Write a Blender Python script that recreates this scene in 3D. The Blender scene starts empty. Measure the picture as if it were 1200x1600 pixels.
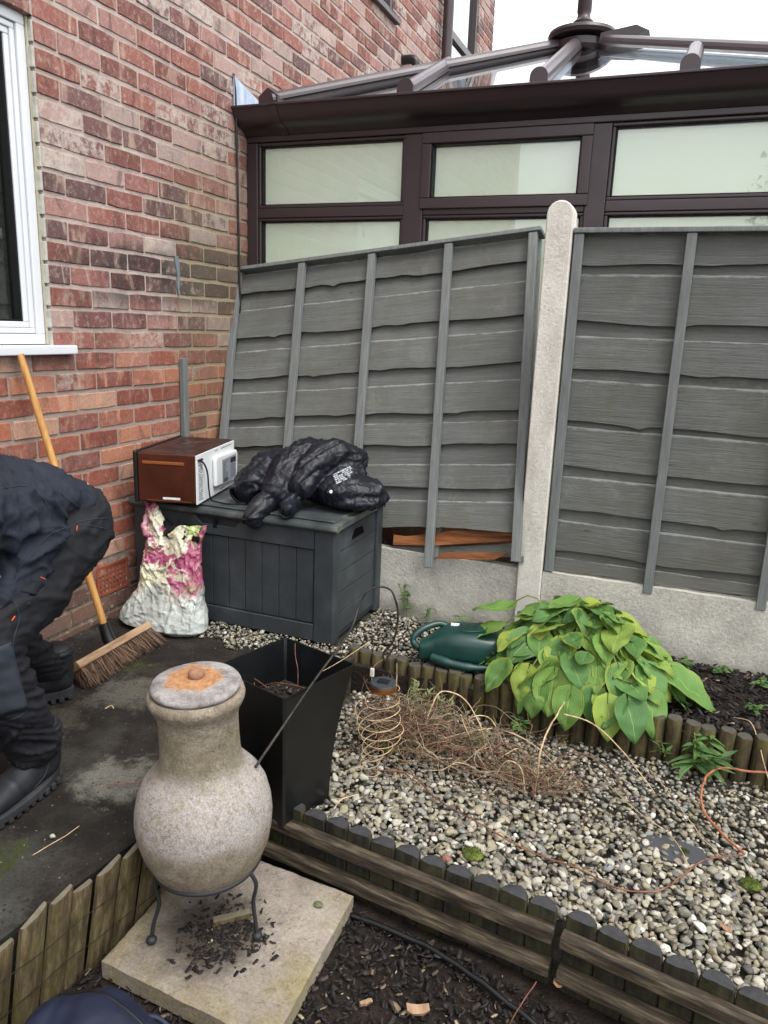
import bpy, bmesh, math, random
import numpy as np
from math import sin, cos, pi, radians
from mathutils import Vector, Matrix, noise, Euler
random.seed(7); rng = np.random.default_rng(7)
S = bpy.context.scene
COL = S.collection

# ---------------------------------------------------------------- camera
YAW, PITCH, ROLL, FPX = radians(-21.13), radians(-13.71), radians(2.13), 1181.0
CAMP = Vector((2.09, 0.0, 1.2))
fw = Vector((sin(YAW)*cos(PITCH), cos(YAW)*cos(PITCH), sin(PITCH)))
r0 = Vector((cos(YAW), -sin(YAW), 0)); u0 = r0.cross(fw)
rr = cos(ROLL)*r0 + sin(ROLL)*u0; uu = -sin(ROLL)*r0 + cos(ROLL)*u0
cd = bpy.data.cameras.new('camera'); cam = bpy.data.objects.new('camera', cd); COL.objects.link(cam)
cam.matrix_world = Matrix(((rr.x, uu.x, -fw.x, CAMP.x), (rr.y, uu.y, -fw.y, CAMP.y), (rr.z, uu.z, -fw.z, CAMP.z), (0, 0, 0, 1)))
cd.sensor_fit = 'VERTICAL'; cd.sensor_height = 36; cd.sensor_width = 27; cd.lens = 36*FPX/1600
cd.clip_start = .05; cd.clip_end = 500
S.camera = cam
# ---------------------------------------------------------------- world, sun, exposure
SUN_ELEV, SUN_AZ = radians(58), radians(118)     # azimuth from +y towards +x
w = bpy.data.worlds.new('World'); S.world = w; w.use_nodes = True
nt = w.node_tree; nt.nodes.clear()
sky = nt.nodes.new('ShaderNodeTexSky'); sky.sky_type = 'NISHITA'; sky.sun_disc = False
sky.sun_elevation = SUN_ELEV; sky.sun_rotation = SUN_AZ; sky.dust_density = 5; sky.air_density = 1.2; sky.ozone_density = 1
hs = nt.nodes.new('ShaderNodeHueSaturation'); hs.inputs['Saturation'].default_value = .33; hs.inputs['Value'].default_value = 1.0
bg = nt.nodes.new('ShaderNodeBackground'); bg.inputs['Strength'].default_value = .15
wo = nt.nodes.new('ShaderNodeOutputWorld')
tc = nt.nodes.new('ShaderNodeTexCoord'); cn = nt.nodes.new('ShaderNodeTexNoise'); cn.inputs['Scale'].default_value = 2.2; cn.inputs['Detail'].default_value = 6
cr_ = nt.nodes.new('ShaderNodeMapRange'); cr_.inputs['From Min'].default_value = .35; cr_.inputs['From Max'].default_value = .6; cr_.inputs['To Min'].default_value = .62; cr_.inputs['To Max'].default_value = .9
mxw = nt.nodes.new('ShaderNodeMixRGB'); mxw.inputs[2].default_value = (8.3, 8.5, 8.8, 1)
nt.links.new(tc.outputs['Generated'], cn.inputs['Vector']); nt.links.new(cn.outputs['Fac'], cr_.inputs['Value']); nt.links.new(cr_.outputs[0], mxw.inputs[0])
nt.links.new(sky.outputs[0], hs.inputs['Color']); nt.links.new(hs.outputs[0], mxw.inputs[1]); nt.links.new(mxw.outputs[0], bg.inputs[0]); nt.links.new(bg.outputs[0], wo.inputs[0])
sl = bpy.data.lights.new('sun', 'SUN'); sl.energy = 1.3; sl.angle = radians(30); sl.color = (1, .96, .9)
so = bpy.data.objects.new('sun', sl); COL.objects.link(so)
sd = Vector((sin(SUN_AZ)*cos(SUN_ELEV), cos(SUN_AZ)*cos(SUN_ELEV), sin(SUN_ELEV)))
so.rotation_euler = sd.to_track_quat('Z', 'Y').to_euler(); so.location = sd*20
vs = S.view_settings; vs.view_transform = 'Standard'; vs.look = 'None'; vs.gamma = 1; vs.use_curve_mapping = False
vs.exposure = 0.95
S.render.engine = 'CYCLES'
S.cycles.max_bounces = 8; S.cycles.transparent_max_bounces = 12

# ---------------------------------------------------------------- materials
def lin(h):
    h = h.lstrip('#'); o = []
    for i in (0, 2, 4):
        v = int(h[i:i+2], 16)/255
        o.append(v/12.92 if v <= .04045 else ((v+.055)/1.055)**2.4)
    return (*o, 1)
class G:
    """tiny node graph helper"""
    def __init__(s, name):
        s.m = bpy.data.materials.new(name); s.m.use_nodes = True; s.t = s.m.node_tree; s.t.nodes.clear()
        s.out = s.n('ShaderNodeOutputMaterial')
    def n(s, typ, **kw):
        nd = s.t.nodes.new(typ)
        for k, v in kw.items():
            setattr(nd, k, v)
        return nd
    def l(s, a, b): s.t.links.new(a, b)
    def put(s, sock, v):
        if isinstance(v, bpy.types.NodeSocket): s.l(v, sock)
        elif v is not None: sock.default_value = v
    def math(s, op, a, b=None, clamp=False):
        nd = s.n('ShaderNodeMath', operation=op, use_clamp=clamp); s.put(nd.inputs[0], a); s.put(nd.inputs[1], b); return nd.outputs[0]
    def vmath(s, op, a, b=None):
        nd = s.n('ShaderNodeVectorMath', operation=op); s.put(nd.inputs[0], a); s.put(nd.inputs[1], b); return nd.outputs[0]
    def coord(s, kind='Object', stretch=(1, 1, 1), rnd=False):
        if kind == 'World': o = s.n('ShaderNodeNewGeometry').outputs['Position']
        else: o = s.n('ShaderNodeTexCoord').outputs[kind]
        if rnd:
            q = s.rand(); k = s.n('ShaderNodeCombineXYZ'); s.l(s.math('MULTIPLY', q, 37.), k.inputs[0]); s.l(s.math('MULTIPLY', q, 91.), k.inputs[1]); s.l(s.math('MULTIPLY', q, 53.), k.inputs[2])
            o = s.vmath('ADD', o, k.outputs[0])
        return s.vmath('MULTIPLY', o, stretch) if stretch != (1, 1, 1) else o
    def rand(s):
        a = s.n('ShaderNodeObjectInfo').outputs['Random']; b = s.n('ShaderNodeNewGeometry').outputs['Random Per Island']
        return s.math('FRACT', s.math('ADD', s.math('MULTIPLY', a, 7.13), s.math('MULTIPLY', b, 3.77)))
    def noise(s, vec, scale=5, detail=6, rough=.55, dist=0):
        nd = s.n('ShaderNodeTexNoise'); s.l(vec, nd.inputs['Vector']); nd.inputs['Scale'].default_value = scale
        nd.inputs['Detail'].default_value = detail; nd.inputs['Roughness'].default_value = rough; nd.inputs['Distortion'].default_value = dist
        return nd.outputs['Fac']
    def vor(s, vec, scale, feat='F1', out='Distance'):
        nd = s.n('ShaderNodeTexVoronoi', feature=feat); s.l(vec, nd.inputs['Vector']); nd.inputs['Scale'].default_value = scale
        return nd.outputs[out]
    def ramp(s, fac, stops, interp='LINEAR'):
        nd = s.n('ShaderNodeValToRGB'); cr = nd.color_ramp; cr.interpolation = interp
        while len(cr.elements) < len(stops): cr.elements.new(.5)
        for e, (p, c) in zip(cr.elements, stops):
            e.position = p; e.color = lin(c) if isinstance(c, str) else ((c, c, c, 1) if not isinstance(c, tuple) else c)
        s.l(fac, nd.inputs[0]); return nd.outputs['Color']
    def mix(s, fac, a, b, mode='MIX'):
        nd = s.n('ShaderNodeMixRGB', blend_type=mode)
        s.put(nd.inputs[0], fac)
        s.put(nd.inputs[1], lin(a) if isinstance(a, str) else a); s.put(nd.inputs[2], lin(b) if isinstance(b, str) else b)
        return nd.outputs[0]
    def step(s, v, lo, hi):
        nd = s.n('ShaderNodeMapRange', interpolation_type='SMOOTHSTEP'); s.l(v, nd.inputs['Value'])
        nd.inputs['From Min'].default_value = lo; nd.inputs['From Max'].default_value = hi; return nd.outputs['Result']
    def sep(s, vec):
        nd = s.n('ShaderNodeSeparateXYZ'); s.l(vec, nd.inputs[0]); return nd.outputs
    def bump(s, h, dist=.002, strength=1, prev=None):
        nd = s.n('ShaderNodeBump'); s.l(h, nd.inputs['Height']); nd.inputs['Distance'].default_value = dist; nd.inputs['Strength'].default_value = strength
        if prev is not None: s.l(prev, nd.inputs['Normal'])
        return nd.outputs[0]
    def bsdf(s, col, rough=.8, spec=.5, metal=0, nrm=None, coat=0, trans=0):
        b = s.n('ShaderNodeBsdfPrincipled')
        s.put(b.inputs['Base Color'], lin(col) if isinstance(col, str) else col); s.put(b.inputs['Roughness'], rough)
        s.put(b.inputs['Specular IOR Level'], spec); s.put(b.inputs['Metallic'], metal)
        b.inputs['Coat Weight'].default_value = coat; b.inputs['Coat Roughness'].default_value = .15
        if nrm is not None: s.l(nrm, b.inputs['Normal'])
        o = b.outputs[0]
        if trans:
            t = s.n('ShaderNodeBsdfTranslucent'); s.put(t.inputs[0], col if not isinstance(col, str) else lin(col))
            mx = s.n('ShaderNodeMixShader'); mx.inputs[0].default_value = trans; s.l(o, mx.inputs[1]); s.l(t.outputs[0], mx.inputs[2]); o = mx.outputs[0]
        s.l(o, s.out.inputs[0]); return s.m
def MAT(name, stops, scale=6, stretch=(1, 1, 1), rough=.85, spec=.3, metal=0, bump=.4, bscale=60, bdist=.002, rnd=False, vary=0, coord='Object', detail=7, rvar=0, coat=0, trans=0, bstretch=None):
    g = G(name); v = g.coord(coord, stretch, rnd)
    f = g.noise(v, scale, detail, .6)
    if vary: f = g.math('ADD', f, g.math('MULTIPLY', g.math('SUBTRACT', g.rand(), .5), vary), True)
    col = g.ramp(f, stops)
    nrm = None
    if bump:
        vb = v if bstretch is None else g.coord(coord, bstretch, rnd)
        nrm = g.bump(g.noise(vb, bscale, 5, .6), bdist, bump)
    r = rough
    if rvar: r = g.math('ADD', rough-rvar/2, g.math('MULTIPLY', g.noise(g.coord(coord, (1, 1, 1)), 12), rvar))
    return g.bsdf(col, r, spec, metal, nrm, coat, trans)
MM = {}
def plain(name, c, rough=.5, spec=.5, metal=0, coat=0): MM[name] = MAT(name, [(.35, c), (.65, c)], 20, rough=rough, spec=spec, metal=metal, bump=.08, bscale=200, bdist=.0005, rvar=.15, coat=coat); return MM[name]

# brick -------------------------------------------------------------------
def brick_mat():
    g = G('brick'); P = g.coord('World'); rnd = g.rand(); X = g.sep(P)
    off = g.n('ShaderNodeCombineXYZ'); g.l(g.math('MULTIPLY', rnd, 31.), off.inputs[0]); g.l(g.math('MULTIPLY', rnd, 17.), off.inputs[2])
    Q = g.vmath('ADD', P, off.outputs[0])
    # vertical kiln bands, every brick on its own
    band = g.noise(g.vmath('MULTIPLY', Q, (1, 1, .3)), 13, 4, .6, .9)
    upper = g.ramp(rnd, [(0, '#724a44'), (.1, '#8a5a51'), (.2, '#6f4b48'), (.3, '#95706a'), (.4, '#7d5049'), (.5, '#5f4847'), (.6, '#8a5f58'), (.7, '#6d504e'), (.78, '#a08680'), (.86, '#80534a'), (.93, '#99867f')], 'CONSTANT')
    lower = g.ramp(rnd, [(0, '#8a4f3f'), (.12, '#9c604a'), (.25, '#7a463b'), (.36, '#a57059'), (.5, '#8e5443'), (.6, '#744239'), (.7, '#a06851'), (.8, '#864f42'), (.9, '#aa8470'), (1, '#8d5446')], 'CONSTANT')
    wob = g.math('MULTIPLY', g.noise(P, 3, 3), .5)
    low = g.step(g.math('ADD', X[2], wob), 1.38, 1.18)
    col = g.mix(low, upper, lower)
    lightband = g.step(band, .54, .68)
    lb = g.mix(low, '#b39a8c', '#bf8f74')
    col = g.mix(g.math('MULTIPLY', lightband, .6), col, lb)
    darkband = g.step(band, .44, .34)
    col = g.mix(g.math('MULTIPLY', darkband, .5), col, '#4d3531')
    # white bloom over whole bricks
    n1 = g.noise(Q, 28, 8, .7)
    wb = g.math('MULTIPLY', g.step(g.math('FRACT', g.math('MULTIPLY', rnd, 13.7)), .74, .8), g.step(n1, .38, .58))
    wb = g.math('MULTIPLY', wb, g.math('SUBTRACT', 1, g.math('MULTIPLY', low, .85)))
    col = g.mix(g.math('MULTIPLY', wb, .8), col, '#b5aaa2')
    wb2 = g.math('MULTIPLY', g.step(g.noise(P, 34, 9, .85), .50, .64), g.math('SUBTRACT', .62, g.math('MULTIPLY', low, .3)))
    col = g.mix(wb2, col, '#b39f94')
    # soot near the sill height and green-grey dirt by the corner
    soot = g.math('MULTIPLY', g.step(g.noise(g.vmath('MULTIPLY', P, (1, .7, 1.5)), 2.1, 4), .49, .6), g.step(n1, .3, .6))
    band_h = g.math('MULTIPLY', g.step(X[2], 1.18, 1.32), g.step(X[2], 1.62, 1.45))
    col = g.mix(g.math('MULTIPLY', g.math('MULTIPLY', soot, band_h), .85), col, '#302c2c')
    sd_ = g.n('ShaderNodeVectorMath', operation='LENGTH'); g.l(g.vmath('MULTIPLY', g.vmath('SUBTRACT', P, (0, 2.78, 1.36)), (0, 1, 3.4)), sd_.inputs[0])
    col = g.mix(g.math('MULTIPLY', g.math('MULTIPLY', g.step(g.math('ADD', sd_.outputs['Value'], g.math('MULTIPLY', rnd, .3)), .75, .45), g.step(n1, .32, .55)), .8), col, '#332f2f')
    corner = g.math('MULTIPLY', g.step(X[1], 2.7, 3.0), g.step(X[2], 2.2, 1.5))
    col = g.mix(g.math('MULTIPLY', g.math('MULTIPLY', corner, g.step(n1, .2, .7)), .55), col, '#6f6552')
    base = g.step(g.math('ADD', X[2], g.math('MULTIPLY', g.noise(P, 5, 3), .12)), .3, .22)
    col = g.mix(g.math('MULTIPLY', base, .75), col, '#544842')
    lim = g.math('MULTIPLY', base, g.step(g.noise(P, 26, 8, .75), .56, .62))
    col = g.mix(g.math('MULTIPLY', lim, .8), col, '#a3a39b')
    fine = g.noise(P, 110, 8, .8)
    col = g.mix(.5, col, g.ramp(fine, [(.3, .25), (.7, .75)]), 'OVERLAY')
    nrm = g.bump(g.noise(P, 70, 8, .7), .004, .8)
    nrm = g.bump(g.noise(P, 18, 4, .6), .006, .5, nrm)
    return g.bsdf(col, .88, .25, 0, nrm)
MM['brick'] = brick_mat()
def mortar_mat():
    g = G('mortar'); P = g.coord('World'); X = g.sep(P)
    c = g.ramp(g.noise(P, 9, 8, .7), [(.3, '#9a8a82'), (.5, '#b3a39b'), (.7, '#c2b5ac')])
    low = g.step(X[2], 1.25, 1.05)
    c = g.mix(g.math('MULTIPLY', low, .6), c, '#8f8378')
    corner = g.math('MULTIPLY', g.step(X[1], 2.7, 2.95), g.step(X[2], 2.3, 1.6))
    c = g.mix(g.math('MULTIPLY', corner, .7), c, '#94896a')
    base = g.step(g.math('ADD', X[2], g.math('MULTIPLY', g.noise(P, 5, 3), .1)), .34, .24)
    c = g.mix(g.math('MULTIPLY', base, .8), c, g.ramp(g.noise(P, 24, 8, .7), [(.4, '#4a463c'), (.55, '#77745f'), (.66, '#b5b4a8')]))
    return g.bsdf(c, .95, .15, 0, g.bump(g.noise(P, 60, 8, .75), .008, 1))
MM['mortar'] = mortar_mat()
def wood_paint(name, rnd=True):
    g = G(name); v = g.coord('Object', (.35, 3, 6), rnd); q = g.rand()
    streak = g.noise(v, 9, 9, .7, .4)
    c = g.ramp(g.math('ADD', g.math('MULTIPLY', streak, .55), g.math('MULTIPLY', g.noise(g.coord('Object', (1, 1, 1), rnd), 5, 7, .7), .45)), [(.25, '#50524f'), (.5, '#646663'), (.7, '#757774')])
    v2 = g.coord('Object', (1, 1, 1), rnd)
    c = g.mix(g.math('MULTIPLY', g.step(g.noise(v2, 4, 5, .6), .52, .72), .45), c, '#5a5a50')
    Pw = g.coord('World'); zw = g.sep(Pw)[2]
    c = g.mix(g.math('MULTIPLY', g.step(g.noise(Pw, 3.2, 7, .7), .5, .66), .5), c, '#5c5a50')
    c = g.mix(g.math('MULTIPLY', g.step(g.noise(Pw, 5.5, 7, .75), .56, .68), .35), c, '#83857f')
    c = g.mix(g.math('MULTIPLY', g.step(g.math('ADD', zw, g.math('MULTIPLY', g.noise(Pw, 7, 6, .7), .35)), .72, .45), .45), c, '#55544a')
    kn = g.vor(g.vmath('MULTIPLY', v2, (1, 1, 2.2)), 5.5); c = g.mix(g.math('MULTIPLY', g.step(kn, .09, .05), .5), c, '#44423d')
    wear = g.math('MULTIPLY', g.step(g.noise(v, 26, 8, .8, .5), .68, .76), .4)
    c = g.mix(wear, c, '#989a96')
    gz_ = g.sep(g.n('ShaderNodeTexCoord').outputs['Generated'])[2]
    chip = g.math('MULTIPLY', g.step(g.math('ADD', gz_, g.math('MULTIPLY', g.noise(g.coord('Object', (1, 1, 1), True), 16, 6, .7), .16)), 1.0, 1.06), .75)  # ragged pale band paints in the sky light caught along each top edge
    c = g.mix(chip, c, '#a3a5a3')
    c = g.mix(.5, c, g.ramp(q, [(0, .42), (1, .56)]), 'OVERLAY')
    n = g.bump(g.noise(g.coord('Object', (.5, 4, 14), rnd), 14, 9, .75, .6), .007, .9)
    n = g.bump(g.noise(g.coord('Object', (1, 1, 2.5), rnd), 40, 6, .7), .003, .6, n)
    return g.bsdf(c, .62, .35, 0, n)
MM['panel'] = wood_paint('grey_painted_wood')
g = G('grey_painted_batten'); v = g.coord('Object', (6, 6, .5), True)
c = g.ramp(g.noise(v, 12, 8, .7), [(.3, '#5b5f5e'), (.55, '#6e7271'), (.75, '#82857f')])
MM['batten'] = g.bsdf(c, .6, .35, 0, g.bump(g.noise(g.coord('Object', (8, 8, .6), True), 20, 8, .7), .002, .7))
MM['rawwood'] = MAT('broken_raw_wood', [(.3, '#3b2618'), (.5, '#7a4a2b'), (.65, '#a0683f')], 8, (.5, 3, 5), bump=.6, bscale=20, bdist=.003)
def concrete(name, a, b, c_, stain, bs=70, bd=.004, moss=0):
    g = G(name); P = g.coord('World')
    c = g.ramp(g.noise(P, 6, 9, .7), [(.3, a), (.5, b), (.7, c_)])
    c = g.mix(g.math('MULTIPLY', g.step(g.noise(P, 30, 8, .8), .58, .7), .6), c, stain)
    c = g.mix(.55, c, g.ramp(g.noise(P, 110, 7, .8), [(.3, .25), (.7, .75)]), 'OVERLAY')
    c = g.mix(g.math('MULTIPLY', g.step(g.noise(g.vmath('MULTIPLY', P, (1, 1, .35)), 4, 6, .7), .56, .72), .35), c, '#7d7763')
    c = g.mix(g.math('MULTIPLY', g.step(g.math('ADD', g.sep(P)[2], g.math('MULTIPLY', g.noise(P, 9, 5, .7), .1)), .12, .03), .5), c, '#5d5a4c')
    if moss: c = g.mix(g.math('MULTIPLY', g.step(g.noise(P, 5, 6, .7), .55, .7), moss), c, '#6f7a35')
    return g.bsdf(c, .92, .2, 0, g.bump(g.noise(P, bs, 8, .75), bd, .9))
MM['post'] = concrete('concrete_post', '#bdb9b0', '#d0ccc3', '#dcd8cf', '#a09c94', 90, .005)
MM['gboard'] = concrete('concrete_gravel_board', '#a5a29a', '#bcb9af', '#cfccc1', '#7f7c75', 70, .008)
def slab_mat():
    g = G('slab'); P = g.coord('World'); X = g.sep(P)
    c = g.ramp(g.noise(P, 7, 8, .7), [(.3, '#857b6f'), (.5, '#a0958a'), (.7, '#b3a99c')])
    ed = g.math('MAXIMUM', g.step(X[0], 1.34, 1.47), g.math('MAXIMUM', g.step(X[0], 1.12, 1.02), g.step(X[1], 1.16, 1.07)))
    c = g.mix(g.math('MULTIPLY', ed, g.math('MULTIPLY', g.step(g.noise(P, 12, 6, .7), .35, .65), .55)), c, '#9a8f55')
    c = g.mix(g.math('MULTIPLY', g.step(g.noise(P, 48, 9, .85), .53, .64), .7), c, '#5f574c')
    d = g.n('ShaderNodeVectorMath', operation='DISTANCE'); g.l(P, d.inputs[0]); d.inputs[1].default_value = (1.2, 1.26, -.2)
    st = g.math('MULTIPLY', g.step(g.math('ADD', d.outputs['Value'], g.math('MULTIPLY', g.noise(P, 16, 7, .7), .2)), .3, .14), .85)
    c = g.mix(st, c, '#332d26')
    c = g.mix(.6, c, g.ramp(g.noise(P, 120, 7, .8), [(.3, .22), (.7, .78)]), 'OVERLAY')
    return g.bsdf(c, .92, .25, 0, g.bump(g.noise(P, 75, 9, .8), .009, 1))
MM['slab'] = slab_mat()
def patio_mat():
    g = G('patio_dirt'); P = g.coord('World'); X = g.sep(P)
    c = g.ramp(g.noise(P, 5, 9, .72), [(.3, '#181411'), (.48, '#26211d'), (.6, '#342f29'), (.75, '#4a443c')])
    c = g.mix(g.math('MULTIPLY', g.step(g.noise(P, 2.2, 4, .6), .52, .68), .5), c, '#57564f')
    for (x, y, r, col, k) in ((.50, 1.83, .15, '#77756a', .6), (.80, 1.42, .14, '#8d8b80', .7), (.80, 1.02, .2, '#63635c', .4), (.9, .85, .2, '#66665e', .4), (.33, 2.0, .1, '#4b5125', .6), (.74, 1.07, .08, '#404a1c', .8), (.42, 1.6, .12, '#5e584d', .6), (.62, 1.9, .1, '#4d483f', .7)):
        d = g.n('ShaderNodeVectorMath', operation='DISTANCE'); g.l(g.vmath('MULTIPLY', P, (1, 1, 0)), d.inputs[0]); d.inputs[1].default_value = (x, y, 0)
        f = g.step(g.math('ADD', d.outputs['Value'], g.math('MULTIPLY', g.math('SUBTRACT', g.noise(P, 13, 8, .75), .5), .35)), r, r*.35)
        c = g.mix(g.math('MULTIPLY', f, k), c, col)
    c = g.mix(g.math('MULTIPLY', g.step(g.noise(P, 70, 8, .8), .6, .68), .45), c, '#7a756a')
    c = g.mix(.75, c, g.ramp(g.noise(P, 110, 8, .85), [(.32, .2), (.68, .8)]), 'OVERLAY')
    n = g.bump(g.noise(P, 80, 9, .85), .012, 1); n = g.bump(g.noise(P, 14, 6, .7), .02, .7, n)
    return g.bsdf(c, .9, .3, 0, n)
MM['patio'] = patio_mat()
MM['soil'] = MAT('dark_soil', [(.3, '#15110e'), (.5, '#221b17'), (.7, '#332a24')], 14, coord='World', bump=1, bscale=60, bdist=.012, rough=.95)
MM['gravelbase'] = MAT('gravel_dust', [(.3, '#26241f'), (.6, '#3d3a32')], 30, coord='World', bump=1, bscale=90, bdist=.01, rough=.95)
g = G('pebble'); q = g.rand()
c = g.ramp(q, [(0, '#6b665a'), (.08, '#857f70'), (.16, '#999382'), (.24, '#75726a'), (.33, '#8b826c'), (.41, '#a8a395'), (.5, '#5d5c53'), (.57, '#878375'), (.64, '#716c5c'), (.71, '#a9a598'), (.77, '#807f79'), (.84, '#928870'), (.9, '#4f4e4a'), (.95, '#c9c6bd'), (.975, '#85756a'), (.985, '#75777a')], 'CONSTANT')
v = g.coord('World'); c = g.mix(g.math('MULTIPLY', g.step(g.noise(v, 55, 7, .7), .45, .7), .4), c, '#5c594c')
c = g.mix(g.math('MULTIPLY', g.step(g.noise(v, 120, 4, .7), .55, .7), .3), c, '#d0cdc2')
MM['pebble'] = g.bsdf(c, .7, .35, 0, g.bump(g.noise(v, 150, 5, .6), .0012, .6))
g = G('bark_chip'); q = g.rand()
c = g.ramp(q, [(0, '#181413'), (.2, '#221d1a'), (.4, '#2b2522'), (.55, '#1c1918'), (.7, '#352d29'), (.82, '#292728'), (.91, '#483e35'), (.965, '#6f614f'), (.985, '#958a72')], 'CONSTANT')
v = g.coord('World'); c = g.mix(.3, c, g.ramp(g.noise(v, 90, 6, .7), [(.3, .3), (.7, .7)]), 'OVERLAY')
MM['bark'] = g.bsdf(c, .75, .35, 0, g.bump(g.noise(v, 120, 6, .7), .002, .8))
def log_mat(name, a, b, c_, green, end):
    g = G(name); v = g.coord('Object', (1, 1, .12), True)
    c = g.ramp(g.noise(v, 55, 7, .7), [(.3, a), (.5, b), (.7, c_)])
    P = g.coord('World'); c = g.mix(g.math('MULTIPLY', g.step(g.noise(P, 13, 6, .7), .42, .62), green), c, '#6b6c33')
    N = g.sep(g.n('ShaderNodeNewGeometry').outputs['Normal'])
    rings = g.noise(g.coord('Object', (1, 1, 1), True), 60, 4, .6)
    c = g.mix(g.step(N[2], .6, .85), c, g.mix(.4, end, g.ramp(rings, [(.3, .3), (.7, .7)]), 'OVERLAY'))
    return g.bsdf(c, .88, .2, 0, g.bump(g.noise(v, 90, 8, .7), .004, .9))
MM['log'] = log_mat('log_edging', '#221c15', '#40372a', '#5e523f', .3, '#4c4a44')
MM['darklog'] = log_mat('dark_half_log', '#181714', '#2a2722', '#3a362e', .15, '#3a3a3c')
MM['greylog'] = log_mat('weathered_edging', '#2f281d', '#574a37', '#80725a', .22, '#6a6456')
MM['rail'] = MAT('edging_rail', [(.3, '#1f1b16'), (.5, '#40382d'), (.72, '#6f6553')], 9, (1.2, 9, 9), bump=.8, bscale=30, bdist=.003, rnd=True, vary=.1)
MM['boxp'] = MAT('grey_resin', [(.3, '#2b2f32'), (.55, '#363b3f'), (.75, '#454b50')], 7, (1, 1, 1), rough=.5, spec=.4, bump=.35, bscale=40, bdist=.0012, bstretch=(4, 4, .4), rvar=.2)
MM['boxph'] = MAT('grey_resin_side', [(.3, '#2c3134'), (.55, '#383e42'), (.75, '#495055')], 7, (1, 1, 1), rough=.5, spec=.4, bump=.35, bscale=40, bdist=.0012, bstretch=(.4, .4, 4), rvar=.2)
MM['lidp'] = MAT('grey_resin_lid', [(.3, '#2b2f31'), (.5, '#3d4344'), (.7, '#64655f')], 9, rough=.55, spec=.4, bump=.3, bscale=50, bdist=.001, rvar=.3)
plain('black_void', '#050506', .8, .1)
plain('upvc_brown', '#35292b', .36, .5); plain('upvc_white', '#cfd2d6', .35, .5); plain('black_plastic', '#101113', .4, .5)
plain('rubber', '#0d0d0e', .6, .3)
def glass(name, tint, refl=1.0, rough=.0):
    g = G(name); t = g.n('ShaderNodeBsdfTransparent'); t.inputs[0].default_value = lin(tint)
    gl = g.n('ShaderNodeBsdfGlossy'); gl.inputs['Roughness'].default_value = rough
    f = g.n('ShaderNodeLayerWeight'); f.inputs[0].default_value = .5
    fr_ = g.math('ADD', .045, g.math('MULTIPLY', g.math('POWER', f.outputs['Facing'], 4.5), .9))
    mx = g.n('ShaderNodeMixShader'); g.l(g.math('MULTIPLY', fr_, refl, True), mx.inputs[0])
    g.l(t.outputs[0], mx.inputs[1]); g.l(gl.outputs[0], mx.inputs[2]); g.l(mx.outputs[0], g.out.inputs[0]); return g.m
MM['glass'] = glass('window_glass', '#f6faf6', 1.5)
MM['roofglass'] = glass('roof_glass', '#edf3f8', 1.3)
MM['blind'] = MAT('pale_blind', [(.3, '#f1f3e2'), (.5, '#f5f6ea'), (.7, '#f7f8f1')], 1.3, (1, 1, 1), rough=.9, bump=0, trans=.5)
MM['pale'] = plain('pale_interior', '#dcdcd2', .8)
MM['clay'] = None
def clay_mat():
    g = G('weathered_clay'); O = g.coord('Object'); X = g.sep(O)
    n = g.noise(O, 14, 9, .78); lich = g.noise(O, 75, 9, .85, .6); big = g.noise(O, 5, 5, .6)
    c = g.ramp(n, [(.28, '#665d50'), (.45, '#867b6b'), (.58, '#9d9284'), (.72, '#b3a99c')])
    z = g.math('ADD', X[2], g.math('MULTIPLY', g.math('SUBTRACT', big, .5), .16))
    belly = g.math('MULTIPLY', g.step(z, .25, .31), g.step(z, .47, .41))
    belly = g.math('MULTIPLY', belly, g.step(lich, .42, .56))
    c = g.mix(g.math('MULTIPLY', belly, .8), c, '#b5b0b1')
    green = g.math('MULTIPLY', g.step(z, .40, .46), g.step(z, .58, .50))
    c = g.mix(g.math('MULTIPLY', green, .35), c, '#6b684c')
    lowb = g.math('MULTIPLY', g.step(z, .3, .16), g.step(n, .3, .6)); c = g.mix(g.math('MULTIPLY', lowb, .4), c, '#867c64')
    c = g.mix(g.math('MULTIPLY', g.step(lich, .54, .60), .55), c, '#4f4a41')
    sp = g.noise(O, 190, 5, .8); c = g.mix(.6, c, g.ramp(sp, [(.3, .22), (.7, .78)]), 'OVERLAY')
    nn = g.bump(g.noise(O, 130, 8, .8), .005, 1); nn = g.bump(g.noise(O, 9, 4), .006, .4, nn)
    return g.bsdf(c, .92, .2, 0, nn)
MM['clay'] = clay_mat()
def lid_mat():
    g = G('lid_clay'); O = g.coord('Object'); X = g.sep(O)
    c = g.ramp(g.noise(O, 24, 8, .7), [(.3, '#6a6561'), (.48, '#96918e'), (.7, '#bbb8b5')])
    d = g.n('ShaderNodeVectorMath', operation='LENGTH'); g.l(g.vmath('MULTIPLY', g.vmath('ADD', O, (.005, 0, 0)), (1, 1, 0)), d.inputs[0])
    f = g.step(g.math('ADD', d.outputs['Value'], g.math('MULTIPLY', g.math('SUBTRACT', g.noise(O, 30, 7, .7), .5), .07)), .068, .056)
    c = g.mix(f, c, g.ramp(g.noise(O, 50, 6, .7), [(.3, '#94643f'), (.55, '#b98a62'), (.7, '#c4a07e')]))
    f2 = g.step(g.noise(O, 38, 5, .6), .62, .68); c = g.mix(g.math('MULTIPLY', f2, .7), c, '#6b635d')
    c = g.mix(.5, c, g.ramp(g.noise(O, 130, 6, .8), [(.3, .25), (.7, .75)]), 'OVERLAY')
    return g.bsdf(c, .92, .2, 0, g.bump(g.noise(O, 60, 9, .8), .008, 1))
MM['lid'] = lid_mat()
plain('iron', '#2e2f33', .55, .4, .3)
MM['iron2'] = MAT('black_rod', [(.4, '#1b1b1d'), (.6, '#3a332d')], 40, rough=.5, bump=.2)
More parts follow.
